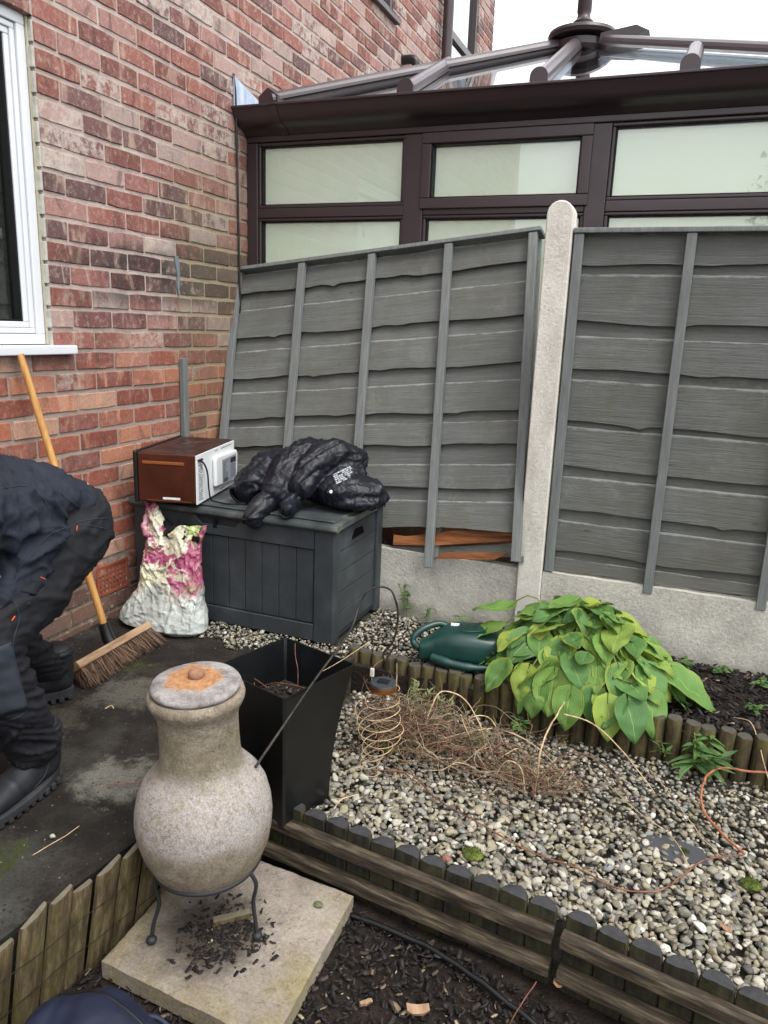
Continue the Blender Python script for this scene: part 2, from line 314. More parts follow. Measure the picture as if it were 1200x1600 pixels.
MM['planter'] = MAT('planter_plastic', [(.3, '#0b0c0e'), (.6, '#101214'), (.8, '#1c1e20')], 9, rough=.32, spec=.5, bump=.1, bscale=20, bdist=.001, rvar=.25)
MM['watercan'] = MAT('green_plastic', [(.3, '#0f2d29'), (.6, '#143a35'), (.8, '#1b443d')], 12, rough=.38, spec=.5, bump=.1, bscale=200, bdist=.0004, rvar=.2)
MM['handle'] = MAT('broom_handle', [(.3, '#8f6535'), (.5, '#b4854a'), (.7, '#c69a5e')], 10, (4, 4, .4), rough=.5, spec=.4, bump=.2, bscale=60, bdist=.0006)
MM['broomwood'] = MAT('broom_block', [(.3, '#6e5541'), (.5, '#94795f'), (.7, '#ab9174')], 14, (4, .6, 4), rough=.7, bump=.3)
g = G('bristle'); c = g.ramp(g.rand(), [(0, '#33241b'), (.5, '#56402f'), (1, '#7a6250')]); MM['bristle'] = g.bsdf(c, .7, .3)
def cloth(name, a, b, c_, rough=.8, sheen=.3, ws=900, coord='Object'):
    g = G(name); O = g.coord(coord)
    c = g.ramp(g.noise(O, 7, 6, .65), [(.3, a), (.55, b), (.75, c_)])
    w1 = g.noise(O, ws, 2, .5)
    m = g.bsdf(c, rough, .35, 0, g.bump(w1, .0006, .5)); return m
MM['jacket'] = cloth('navy_work_jacket', '#12161f', '#171c28', '#1f2632')
MM['trouser'] = cloth('dark_work_trousers', '#0f1014', '#14151b', '#1b1d25')
MM['trouser2'] = cloth('slate_knee_patch', '#252a32', '#2e343d', '#383f49')
MM['leather'] = cloth('boot_leather', '#17181b', '#222428', '#303237', .5, ws=300)
MM['sole'] = cloth('boot_sole', '#26272a', '#303134', '#45464a', .8, ws=200)
MM['orange'] = plain('orange_tab', '#d2532f', .7, .2)
MM['skin'] = MAT('skin', [(.3, '#a9745d'), (.7, '#bd8a72')], 10, rough=.55, bump=.1)
MM['hair'] = MAT('hair', [(.3, '#2b1e16'), (.7, '#3c2c20')], 60, rough=.6, bump=.5)
MM['puffer'] = cloth('black_puffer_nylon', '#0e1015', '#141720', '#1c2029', .46, ws=250)
MM['navybag'] = cloth('navy_bag_fabric', '#14192a', '#1a2135', '#232c42', .6, ws=700)
plain('white_print', '#a9adb3', .6, .3); plain('white_enamel', '#d9dcdd', .4, .5); plain('label_blue', '#8c9099', .5, .4); plain('label_dark', '#22282a', .4, .4); plain('print_ink', '#4c5058', .6, .3)
g = G('copper_paint'); O = g.coord('Object'); N = g.sep(g.n('ShaderNodeNewGeometry').outputs['Normal'])
c = g.ramp(g.noise(O, 6, 5, .6), [(.3, '#3c1c12'), (.55, '#52291b'), (.75, '#6d3a27')])
top = g.mix(g.step(g.noise(O, 22, 8, .8, 1), .5, .62), '#2f1d1b', '#5c4340'); c = g.mix(g.step(N[2], .6, .9), c, top)
MM['copper'] = g.bsdf(c, g.math('ADD', .22, g.math('MULTIPLY', g.noise(O, 14, 6), .3)), .5, .35)
MM['copperbright'] = plain('copper_trim', '#a9693f', .3, .5, .6)
MM['lampcopper'] = plain('lamp_copper', '#b27a48', .3, .5, .85)
MM['terracotta'] = MAT('terracotta', [(.3, '#7c3f2f'), (.6, '#8f4b38')], 20, rough=.85, bump=.3)
MM['lead'] = MAT('lead_flashing', [(.3, '#7e8fa6'), (.5, '#a9b6c8'), (.7, '#c3ccd8')], 6, (1, 3, 1), rough=.5, spec=.5, metal=.3, bump=.4, bscale=20)
MM['stone'] = MAT('mortar_lump', [(.3, '#4d4d42'), (.6, '#6f6f62')], 18, bump=1, bscale=40, bdist=.006)
def leaf_mat(name, stops, yellow, trans=.25, vein=18):
    g = G(name); q = g.rand(); U = g.sep(g.n('ShaderNodeUVMap').outputs[0])
    O = g.coord('Object', (1, 1, 1), True)
    c = g.ramp(g.math('ADD', g.math('MULTIPLY', q, .75), g.math('MULTIPLY', g.noise(O, 12, 5, .6), .25)), stops)
    ax = g.math('ABSOLUTE', g.math('SUBTRACT', U[0], .5))
    edge = g.step(g.math('ADD', g.math('MULTIPLY', ax, 2), g.math('MULTIPLY', g.math('SUBTRACT', g.noise(O, 20, 4), .5), .5)), .62, 1.05)
    c = g.mix(g.math('MULTIPLY', edge, g.math('MULTIPLY', g.step(g.math('FRACT', g.math('MULTIPLY', q, 9.3)), .35, .9), yellow)), c, '#a9b23e')
    # long veins that follow the outline
    tt = g.math('MULTIPLY', ax, vein); vv = g.math('ABSOLUTE', g.math('SUBTRACT', g.math('FRACT', tt), .5))
    line = g.step(vv, .42, .5)
    c = g.mix(g.math('MULTIPLY', line, .12), c, '#a8bd78')
    c = g.mix(g.math('MULTIPLY', g.step(g.noise(O, 55, 5, .7), .64, .7), .35), c, '#6d5b32')
    mid = g.step(ax, .02, .008); c = g.mix(g.math('MULTIPLY', mid, .5), c, '#b5c783')
    n = g.bump(g.math('ADD', g.math('MULTIPLY', vv, 1), g.math('MULTIPLY', mid, -1)), .0025, .8)
    return g.bsdf(c, g.math('ADD', .36, g.math('MULTIPLY', g.noise(O, 30), .25)), .35, 0, n, 0, trans)
MM['hosta'] = leaf_mat('hosta_leaf', [(0, '#446b3c'), (.3, '#5a8245'), (.55, '#6f9448'), (.8, '#8ea54a'), (1, '#b2b34c')], .5)
MM['weed'] = leaf_mat('weed_leaf', [(0, '#42653b'), (.5, '#5a7f4a'), (1, '#7a9a4f')], .3, vein=8)
MM['sage'] = leaf_mat('sage_leaf', [(0, '#7d8a63'), (.5, '#97a377'), (1, '#b3b688')], .3, vein=6)
MM['hedge'] = leaf_mat('hedge_leaf', [(0, '#2a4420'), (.5, '#4b6b2c'), (1, '#7f9440')], .3, vein=6)
MM['stem'] = MAT('green_stem', [(.3, '#5b6b35'), (.7, '#84904c')], 30, rough=.6, bump=.2)
g = G('dead_twig'); c = g.ramp(g.rand(), [(0, '#3f3026'), (.3, '#6b5442'), (.55, '#8f7a62'), (.75, '#54392e'), (1, '#aa9c80')]); MM['twig'] = g.bsdf(c, .8, .25)
MM['twigbark'] = MAT('twig_bark', [(.3, '#4a382c'), (.5, '#7c6855'), (.7, '#a3947d')], 60, rough=.85, bump=.5, bscale=200)
MM['redstem'] = MAT('red_brown_runner', [(.3, '#4e3026'), (.5, '#6e4636'), (.7, '#8a6350')], 40, rough=.6, bump=.4, bscale=200)
MM['orangeroot'] = MAT('orange_root', [(.3, '#7d4a33'), (.5, '#9c6246'), (.7, '#b07d60')], 40, rough=.6, bump=.5, bscale=200)
MM['moss'] = MAT('moss', [(.3, '#363f1a'), (.5, '#505c28'), (.7, '#6c7634')], 60, rough=.95, bump=.5)
MM['straw'] = MAT('pale_wire', [(.3, '#8a7355'), (.5, '#b19a78'), (.7, '#cbb896')], 60, rough=.6, bump=.3)
def bagmat():
    g = G('printed_sack'); O = g.coord('Object'); X = g.sep(O)
    c = g.ramp(g.noise(O, 9, 6, .65), [(.3, '#8f9692'), (.5, '#b3b8b3'), (.7, '#c2c8c6')])
    up = g.step(g.math('ADD', X[2], g.math('MULTIPLY', g.math('SUBTRACT', g.noise(O, 8, 4), .5), .2)), .13, .2)
    p = g.noise(g.vmath('ADD', O, (3, 1, 2)), 11, 5, .6, .6)
    cream = g.mix(up, c, '#c5c3ac')
    c = g.mix(g.math('MULTIPLY', up, g.step(p, .5, .54)), cream, g.ramp(g.noise(O, 24, 4), [(.35, '#7d3450'), (.5, '#9c4a6d'), (.65, '#a86079')]))
    side = g.math('MULTIPLY', g.step(g.math('SUBTRACT', X[2], g.math('MULTIPLY', X[0], .6)), .33, .37), g.step(X[0], .02, .08))
    side2 = g.math('MULTIPLY', g.step(X[0], -.07, -.1), g.step(X[2], .24, .3))
    c = g.mix(g.math('MULTIPLY', g.math('MAXIMUM', side2, g.math('MULTIPLY', g.step(X[0], .1, .13), up)), .8), c, '#984a66')
    ol = g.math('MULTIPLY', g.step(g.noise(O, 15, 6, .7, .8), .57, .63), g.step(X[2], .04, .16))
    c = g.mix(g.math('MULTIPLY', ol, .75), c, '#8a8638')
    d = g.n('ShaderNodeVectorMath', operation='DISTANCE'); g.l(g.vmath('MULTIPLY', O, (1, 0, 1)), d.inputs[0]); d.inputs[1].default_value = (.1, 0, .41)
    c = g.mix(g.math('MULTIPLY', g.step(d.outputs['Value'], .034, .028), .8), c, g.mix(g.step(g.noise(O, 120, 2), .5, .52), '#8fb04a', '#b8c88a'))
    gr = g.math('MULTIPLY', g.step(g.noise(O, 40, 7, .75), .62, .7), .45); c = g.mix(gr, c, '#4c443a')
    vr = g.vor(g.vmath('ADD', O, g.vmath('MULTIPLY', g.n('ShaderNodeTexNoise').outputs['Color'], (.03, .03, .03))), 22, 'DISTANCE_TO_EDGE')
    n = g.bump(vr, .012, .5); n = g.bump(g.noise(O, 30, 5, .6, 2.), .006, .6, n)
    return g.bsdf(c, .24, .55, 0, n, .2)
MM['sack'] = bagmat()

# ---------------------------------------------------------------- mesh helpers
def link(o, parent=None):
    COL.objects.link(o)
    if parent is not None: o.parent = parent
    return o
def thing(name, label, cat, loc=(0, 0, 0), rot=None, group=None):
    o = bpy.data.objects.new(name, None); o.empty_display_size = .05; link(o)
    o.location = loc
    if rot is not None: o.rotation_euler = rot
    o['label'] = label; o['category'] = cat
    if group: o['group'] = group
    return o
def tag(o, label, cat, group=None, kind=None):
    if label: o['label'] = label
    if cat: o['category'] = cat
    if group: o['group'] = group
    if kind: o['kind'] = kind
    return o
class MB:
    def __init__(s): s.v = []; s.f = []; s.uv = None
    def add(s, vs, fs):
        b = len(s.v); s.v += [tuple(v) for v in vs]; s.f += [tuple(i+b for i in f) for f in fs]
    def box(s, x0, x1, y0, y1, z0, z1):
        s.add([(x0, y0, z0), (x1, y0, z0), (x1, y1, z0), (x0, y1, z0), (x0, y0, z1), (x1, y0, z1), (x1, y1, z1), (x0, y1, z1)],
              [(3, 2, 1, 0), (4, 5, 6, 7), (0, 1, 5, 4), (1, 2, 6, 5), (2, 3, 7, 6), (3, 0, 4, 7)])
    def bar(s, a, b, w, h, up=(0, 0, 1)):
        a = Vector(a); b = Vector(b); d = (b-a).normalized(); r = d.cross(Vector(up)).normalized()*w/2; u = r.cross(d).normalized()*h/2
        vs = [p+i*r+j*u for p in (a, b) for i, j in ((-1, -1), (1, -1), (1, 1), (-1, 1))]
        s.add(vs, [(0, 1, 2, 3), (7, 6, 5, 4), (0, 4, 5, 1), (1, 5, 6, 2), (2, 6, 7, 3), (3, 7, 4, 0)])
    def tube(s, pts, rad, n=8, cap=True):
        pts = [Vector(p) for p in pts]; N = len(pts)
        if not hasattr(rad, '__len__'): rad = [rad]*N
        nrm = None; vs = []
        for i, p in enumerate(pts):
            d = (pts[min(i+1, N-1)]-pts[max(i-1, 0)])
            d = d.normalized() if d.length > 1e-9 else Vector((0, 0, 1))
            if nrm is None: nrm = d.orthogonal().normalized()
            else:
                nrm = nrm-d*nrm.dot(d); nrm = nrm.normalized() if nrm.length > 1e-6 else d.orthogonal().normalized()
            b = d.cross(nrm)
            for k in range(n):
                a = 2*pi*k/n; vs.append(p+(nrm*cos(a)+b*sin(a))*rad[i])
        fs = [(i*n+k, i*n+(k+1) % n, (i+1)*n+(k+1) % n, (i+1)*n+k) for i in range(N-1) for k in range(n)]
        if cap: fs += [tuple(range(n))[::-1], tuple(range((N-1)*n, N*n))]
        s.add(vs, fs)
    def lathe(s, prof, n=48, cx=0, cy=0, cap=True):
        vs = [(cx+r*cos(2*pi*k/n), cy+r*sin(2*pi*k/n), z) for r, z in prof for k in range(n)]
        fs = [(i*n+k, i*n+(k+1) % n, (i+1)*n+(k+1) % n, (i+1)*n+k) for i in range(len(prof)-1) for k in range(n)]
        if cap: fs += [tuple(range(n))[::-1], tuple(range((len(prof)-1)*n, len(prof)*n))]
        s.add(vs, fs)
    def prism(s, poly, f0, f1):
        """poly: 2d points; f0, f1 map a 2d point to its front and back 3d points"""
        n = len(poly); s.add([f0(p) for p in poly]+[f1(p) for p in poly],
            [tuple(range(n)), tuple(range(2*n-1, n-1, -1))]+[(i, i+n, (i+1) % n+n, (i+1) % n) for i in range(n)])
    def mesh(s, name, mat, smooth=False, fix=True):
        m = bpy.data.meshes.new(name); m.from_pydata(s.v, [], s.f)
        if fix:
            bm = bmesh.new(); bm.from_mesh(m); bmesh.ops.recalc_face_normals(bm, faces=bm.faces); bm.to_mesh(m); bm.free()
        if mat is not None: m.materials.append(mat)
        if smooth: m.shade_smooth()
        m.update(); return m
    def obj(s, name, mat, parent=None, smooth=False, bevel=0, seg=2, off=(0, 0, 0), auto=None, fix=True):
        if tuple(off) != (0, 0, 0): s.v = [(a-off[0], b-off[1], c-off[2]) for a, b, c in s.v]
        me = s.mesh(name, mat, smooth, fix); o = bpy.data.objects.new(name, me); link(o, parent)
        if bevel:
            b = o.modifiers.new('bevel', 'BEVEL'); b.width = bevel; b.segments = seg; b.limit_method = 'ANGLE'; b.angle_limit = radians(40)
            if not smooth: me.shade_smooth(); 
            wn = o.modifiers.new('wn', 'WEIGHTED_NORMAL'); wn.keep_sharp = True
        if auto: me.set_sharp_from_angle(angle=radians(auto))
        return o
def new(name, mesh, parent=None, loc=(0, 0, 0), rot=(0, 0, 0), sc=(1, 1, 1)):
    o = bpy.data.objects.new(name, mesh); link(o, parent); o.location = loc; o.rotation_euler = rot; o.scale = sc; return o
def smoothpath(pts, sub=8):
    P = [Vector(p) for p in pts]; out = []
    for i in range(len(P)-1):
        a = P[max(i-1, 0)]; b = P[i]; c = P[i+1]; d = P[min(i+2, len(P)-1)]
        for k in range(sub):
            t = k/sub; out.append(.5*((2*b)+(c-a)*t+(2*a-5*b+4*c-d)*t*t+(3*b-a-3*c+d)*t**3))
    out.append(P[-1]); return out
NZ = lambda x, y, z=0.: noise.noise(Vector((x, y, z)))
# sphere template for blobs
def _uvs(nu=14, nv=9):
    vs = [(0, 0, 1)]+[(sin(pi*j/nv)*cos(2*pi*i/nu), sin(pi*j/nv)*sin(2*pi*i/nu), cos(pi*j/nv)) for j in range(1, nv) for i in range(nu)]+[(0, 0, -1)]
    fs = [(0, 1+i, 1+(i+1) % nu) for i in range(nu)]
    for j in range(nv-2):
        fs += [(1+j*nu+i, 1+(j+1)*nu+i, 1+(j+1)*nu+(i+1) % nu, 1+j*nu+(i+1) % nu) for i in range(nu)]
    L = len(vs)-1; fs += [(L, L-nu+(i+1) % nu, L-nu+i) for i in range(nu)]
    return np.array(vs), fs
SV, SF = _uvs()
def blob(name, chains, voxel, mat, parent=None, smooth=6, disp=None, extra=None):
    """chains of (point, radius) or (point, (rx,ry,rz)); fused into ONE continuous surface"""
    mb = MB()
    def ball(p, r):
        r = np.array(r if hasattr(r, '__len__') else (r, r, r)); mb.add((SV*r+np.array(p)).tolist(), SF)
    for ch in chains:
        for i in range(len(ch)-1):
            p0, r0_ = ch[i]; p1, r1_ = ch[i+1]; p0 = np.array(p0, float); p1 = np.array(p1, float)
            a0 = np.array(r0_ if hasattr(r0_, '__len__') else (r0_,)*3, float); a1 = np.array(r1_ if hasattr(r1_, '__len__') else (r1_,)*3, float)
            n = max(1, int(np.linalg.norm(p1-p0)/(min(a0.min(), a1.min())*.4)))
            for k in range(n): t = k/n; ball(p0+(p1-p0)*t, a0+(a1-a0)*t)
        ball(ch[-1][0], ch[-1][1])
    if extra: extra(mb)
    me = mb.mesh(name+'_raw', None, fix=False); o = bpy.data.objects.new('tmp', me); COL.objects.link(o)
    r = o.modifiers.new('r', 'REMESH'); r.mode = 'VOXEL'; r.voxel_size = voxel
    sm = o.modifiers.new('s', 'SMOOTH'); sm.iterations = smooth; sm.factor = .5
    dg = bpy.context.evaluated_depsgraph_get(); ev = o.evaluated_get(dg)
    m2 = bpy.data.meshes.new_from_object(ev); m2.name = name
    bpy.data.objects.remove(o); bpy.data.meshes.remove(me)
    m2.materials.clear(); m2.materials.append(mat)
    if disp:
        nv = len(m2.vertices); co = np.empty(nv*3); m2.vertices.foreach_get('co', co); co = co.reshape(-1, 3)
        no = np.empty(nv*3); m2.vertex_normals.foreach_get('vector', no); no = no.reshape(-1, 3)
        d = np.array([disp(c, n) for c, n in zip(co, no)]); co = co+no*d[:, None]
        m2.vertices.foreach_set('co', co.ravel())
    m2.shade_smooth(); m2.update()
    ob = bpy.data.objects.new(name, m2); link(ob, parent); return ob
def crease(c, f=14., a=.008, seed=0., st=(1, 1, 1)):
    p = Vector((c[0]*st[0]*f+seed, c[1]*st[1]*f, c[2]*st[2]*f)); q = p+Vector((NZ(p.x*.6, p.y*.6, p.z*.6), NZ(p.y*.6+9, p.x*.6, p.z*.6), NZ(p.z*.6+4, p.y*.6, p.x*.6)))*1.3
    r1 = max(0, 1-abs(noise.noise(q))*5)**1.5; r2 = max(0, 1-abs(noise.noise(q*1.9+Vector((7, 3, 1))))*5)**1.5
    return a*(r1-.3)+a*.5*(r2-.3)
def folds(c, f=(9, 9, 26), a=.006, seed=0., b=.003):
    x, y, z = c[0]*f[0]+seed, c[1]*f[1], c[2]*f[2]
    w_ = NZ(x*.5+5, y*.5, z*.5)*1.5
    r1 = 1-abs(NZ(x+w_, y+w_, z+w_))*2.2; r2 = NZ(x*2.3+9, y*2.3, z*2.3)
    return a*(r1-.5)+b*r2

def onto(mb, ob, eps=.003, dirn=None):
    """press flat shapes on to the surface of ob (both in the same local space), along dirn"""
    dg = bpy.context.evaluated_depsgraph_get(); from mathutils.bvhtree import BVHTree
    bm = bmesh.new(); bm.from_mesh(ob.data); t = BVHTree.FromBMesh(bm); out = []
    for v in mb.v:
        hit = t.ray_cast(Vector(v)-dirn*.5, dirn) if dirn else t.find_nearest(Vector(v))
        if hit[0] is None: hit = t.find_nearest(Vector(v))
        out.append(tuple(hit[0]-(dirn*eps if dirn else -hit[1]*eps)))
    mb.v = out; bm.free()
# ================================================================= SETTING: ground
def grid(name, x0, x1, y0, y1, nx, ny, zf, mat, depth=.3):
    mb = MB(); xs = np.linspace(x0, x1, nx); ys = np.linspace(y0, y1, ny)
    vs = [(x, y, zf(x, y)) for y in ys for x in xs]
    fs = [(j*nx+i, j*nx+i+1, (j+1)*nx+i+1, (j+1)*nx+i) for j in range(ny-1) for i in range(nx-1)]
    mb.add(vs, fs)
    ring = [i for i in range(nx)]+[j*nx+nx-1 for j in range(1, ny)]+[(ny-1)*nx+i for i in range(nx-2, -1, -1)]+[j*nx for j in range(ny-2, 0, -1)]
    b = len(mb.v); mb.v += [(mb.v[i][0], mb.v[i][1], mb.v[i][2]-depth) for i in ring]; n = len(ring)
    mb.f += [(ring[k], b+k, b+(k+1) % n, ring[(k+1) % n]) for k in range(n)]
    o = mb.obj(name, mat, smooth=True, auto=50); o['kind'] = 'structure'; return o
mb = MB(); mb.add([(-60, -60, -.42), (60, -60, -.42), (60, 60, -.42), (-60, 60, -.42)], [(0, 1, 2, 3)])
o = mb.obj('ground', MM['soil']); o['kind'] = 'structure'
def zp(x, y): return .006*NZ(x*5, y*5)+.004*NZ(x*17, y*17)+.002*NZ(x*50, y*50)-.004
def edgex(y): return 1.045+.14*(y-1.25)          # where the patio ends on the right
xs0 = grid('patio', -.05, 1.0, .2, 2.32, 90, 150, lambda x, y: zp(x, y), MM['patio'], .4)
# bend the right edge of the patio to follow its edging
for v in xs0.data.vertices:
    if v.co.x > 0: v.co.x = v.co.x*(min(edgex(v.co.y), 1.05)-.035)/1.0-(.075 if v.co.z < -.2 and v.co.x > .5 else 0)
grid('patio_back', -.05, 1.05, 2.322, 3.0, 50, 30, lambda x, y: zp(x, y)-.012, MM['gravelbase'], .4)
gbb = grid('gravel_bed_base', 1.055, 4.6, 1.0, 2.41, 60, 30, lambda x, y: -.145+.006*NZ(x*6, y*6), MM['gravelbase'])
def front_y0(x): return 1.605-.121*(x-1.14) if x < 1.975 else 1.492-.1834*(x-1.985)
for v in gbb.data.vertices: v.co.y = 2.41-(2.41-v.co.y)*(2.41-front_y0(v.co.x)-.005)/1.41
grid('upper_bed_soil', 1.052, 4.6, 2.412, 2.94, 70, 24, lambda x, y: (-.035 if x < 1.5 else -.03)+.012*NZ(x*7, y*7)+.025*min(1, max(0, (x-1.5)*2)), MM['soil'])
grid('lower_bed_soil', .3, 4.6, -.6, 1.66, 120, 70, lambda x, y: -.262+.012*NZ(x*6, y*6)+.006*NZ(x*20, y*20), MM['soil'], .12)
mb = MB(); mb.box(.0, 12, 2.99, 12, -.4, -.03); o = mb.obj('neighbour_ground', MM['gravelbase']); o['kind'] = 'structure'
mb = MB(); mb.box(-.05, .29, -4, .19, -.4, 0.0); mb.box(.29, .98, -4, .19, -.4, -.002); o = mb.obj('side_path', MM['patio']); o['kind'] = 'structure'

# ================================================================= HOUSE
house = thing('brick_house', 'red brick house side wall with weathered bricks, white window and brown upper windows', 'house', (0, 0, 0))
ZK = .026; CH = .075; PY = .2055
# backing wall (mortar) with the window openings
W1 = (.95, 2.115, 1.083, 2.135); W2 = (4.45, 5.26, 3.19, 4.4); W3 = (6.42, 7.30, 2.9, 4.4); YE = 7.82; ZT = 4.9
mb = MB()
def wallbox(y0, y1, z0, z1): mb.box(-.28, -.0045, y0, y1, z0, z1)
ycuts = [-2.5, W1[0], W1[1], W2[0], W2[1], W3[0], W3[1], YE]
for a, b in zip(ycuts[:-1], ycuts[1:]):
    W = next((q for q in (W1, W2, W3) if abs(q[0]-a) < 1e-6), None)
    if W is None: wallbox(a, b, -.3, ZT)
    else: wallbox(a, b, -.3, W[2]); wallbox(a, b, W[3], ZT)
mb.obj('wall', MM['mortar'], house)
# brick meshes: front face with worn, chamfered and slightly uneven edges
def brick_mesh(L, seed, H=.0645):
    rnd = random.Random(seed); mb = MB(); n = 5; top = []; bot = []
    for i in range(n):
        y = -L/2+L*i/(n-1)
        top.append((y+rnd.uniform(-.001, .001), H/2-rnd.uniform(0, .0035)*(1.6 if i in (0, n-1) else 1)))
        bot.append((y+rnd.uniform(-.001, .001), -H/2+rnd.uniform(0, .0035)*(1.6 if i in (0, n-1) else 1)))
    ring = bot+top[::-1]; N = len(ring); d = rnd.uniform(-.001, .0015)
    cy = 0
    inner = [(y*(1-.03), z*(1-.09)) for y, z in ring]
    vs = [(-.03, y, z) for y, z in ring]+[(-.005+d, y, z) for y, z in ring]+[(d+rnd.uniform(-.0006, .0006), y, z) for y, z in inner]
    fs = [(k, (k+1) % N, N+(k+1) % N, N+k) for k in range(N)]+[(N+k, N+(k+1) % N, 2*N+(k+1) % N, 2*N+k) for k in range(N)]
    # front as quads between top and bottom rows
    fs += [(2*N+i, 2*N+i+1, 2*N+N-2-i, 2*N+N-1-i) for i in range(n-1)]
    mb.add(vs, fs); return mb
full = [brick_mesh(.1965, i).mesh('brick', MM['brick']) for i in range(10)]
halfm = {}
cfg = []
for k in range(-1, 65):
    z = ZK+CH*(k+.5)-.0
    if z > ZT-.04: break
    odd = k % 2
    # k counts joints from z=.026; courses whose joints sit at 2.112+... are the even set
    y = 2.112+(.103 if odd else 0)-PY*22
    while y < YE-.02:
        a, b = y+.0045, y+PY-.0045; y += PY
        a = max(a, -2.4); b = min(b, YE)
        for W in (W1, W2, W3):
            if W[2]-.03 < z < W[3]+.02:
                if a < W[0] < b: b = W[0]
                elif a < W[1] < b: a = W[1]
                if a >= W[0]-.001 and b <= W[1]+.001: b = a
        if b-a < .02: continue
        if 2.262-.02 < (a+b)/2 < 2.44 and .09 < z < .235 and True:    # air brick hole
            if a < 2.255 < b: b = 2.25
            elif a < 2.445 < b: a = 2.45
            else: continue
            if b-a < .02: continue
        jz = .0016*NZ(k*3.1, y*4)
        cfg.append((a, b, z+jz))
from mathutils.geometry import intersect_point_line
def scr(p):
    d = Vector(p)-CAMP; zc = d.dot(fw)
    if zc < .1: return None
    return 600+FPX*d.dot(rr)/zc, 800-FPX*d.dot(uu)/zc, zc
def vis(a, b, z):
    q = scr((0, (a+b)/2, z))
    if q is None or not (-10 < q[0] < 1210 and -10 < q[1] < 1610): return 0
    if (a+b)/2 > 3.42 and z < 2.2+.33*max(0, (a+b)/2-3.42): return 0
    if q[0] < 150 and 745 < q[1] < 1000 and q[0] < 120: return 0
    if 225 < q[0] < 330 and q[1] > 715: return 0
    return (b-a)*CH/q[2]**2
order = sorted(range(len(cfg)), key=lambda i: -vis(*cfg[i])); keep = set(order[:300]); rest = MB()
for i, (a, b, z) in enumerate(cfg):
    L = b-a; y = (a+b)/2; sx = random.uniform(-.0012, .0012)
    if i in keep:
        if abs(L-.1965) < .003: me = random.choice(full)
        else:
            key = round(L, 2)
            if key not in halfm: halfm[key] = brick_mesh(L, int(key*1000)).mesh('brick', MM['brick'])
            me = halfm[key]
        new('brick', me, house, (sx, y, z), (random.uniform(-.006, .006), 0, 0))
    else:
        q = brick_mesh(L, i % 50); rest.add([(v[0]+sx, v[1]+y, v[2]+z) for v in q.v], q.f)
o = rest.obj('brickwork', MM['brick'], house, fix=False); o['kind'] = 'stuff'
# reveal of the white window: painted brick ends
rv = MAT('painted_reveal', [(.3, '#8f8d84'), (.5, '#a9a79d'), (.7, '#bab8ae')], 20, coord='World', bump=.8, bscale=50, bdist=.004)
mb = MB(); z = ZK+CH*14
while z < 2.13:
    mb.box(-.2, -.003, 2.106+random.uniform(-.002, .002), 2.1165, z+.006, min(z+.069, 2.132)); z += CH
mb.obj('reveal', rv, house, bevel=.002)
mb = MB(); mb.box(-.2, -.006, .951, 2.114, 2.1365, 2.20); mb.obj('lintel', MM['mortar'], house, bevel=.003)
# white window
win = MB(); y0, y1, z0, z1 = .95, 2.104, 1.10, 2.135
def frame_rect(mb, x0, x1, y0, y1, z0, z1, w):
    mb.box(x0, x1, y0, y1, z0, z0+w); mb.box(x0, x1, y0, y1, z1-w, z1); mb.box(x0, x1, y0, y0+w, z0+w, z1-w); mb.box(x0, x1, y1-w, y1, z0+w, z1-w)
frame_rect(win, -.10, -.026, y0, y1, z0, z1, .034)
wf = win.obj('window', MM['upvc_white'], house, bevel=.003)
mb = MB(); frame_rect(mb, -.09, -.034, y0+.036, y1-.036, z0+.036, z1-.036, .018); frame_rect(mb, -.09, -.04, y0+.055, y1-.055, z0+.055, z1-.055, .02)
mb.obj('sash', MM['upvc_white'], wf, bevel=.003)
mb = MB(); frame_rect(mb, -.088, -.046, y0+.076, y1-.076, z0+.076, z1-.076, .006); mb.obj('gasket', MM['rubber'], wf)
mb = MB(); mb.box(-.078, -.074, y0+.07, y1-.07, z0+.07, z1-.07); mb.obj('pane', glass('house_glass', '#e6efec', 3.2), wf)
mb = MB(); mb.box(-.10, .034, .86, 2.192, 1.066, 1.097); mb.obj('sill', MM['upvc_white'], wf, bevel=.004)
mb = MB(); mb.bar((-.022, 2.1075, 1.1), (-.022, 2.1075, 2.13), .006, .008, (0, 1, 0)); mb.obj('sealant', MAT('sealant', [(.3, '#a39c86'), (.7, '#b8b29c')], 30, bump=.3), wf)
# dim room behind it
room = MAT('room_wall', [(.3, '#7d8580'), (.7, '#9aa09a')], 3, bump=0)
mb = MB(); mb.box(-1.6, -1.5, .2, 3.2, .3, 2.6); mb.box(-1.6, -.29, .2, .25, .3, 2.6); mb.box(-1.6, -.29, 3.15, 3.2, .3, 2.6); mb.box(-1.6, -.29, .2, 3.2, 2.6, 2.65); mb.box(-1.6, -.29, .2, 3.2, .25, .3)
mb.obj('room', room, house)
mb = MB(); mb.lathe([(.03, 1.1), (.036, 1.16), (.034, 1.22), (.02, 1.24)], 16, -.2, 1.9); mb.obj('pot_on_sill', MM['white_enamel'], house, smooth=True)
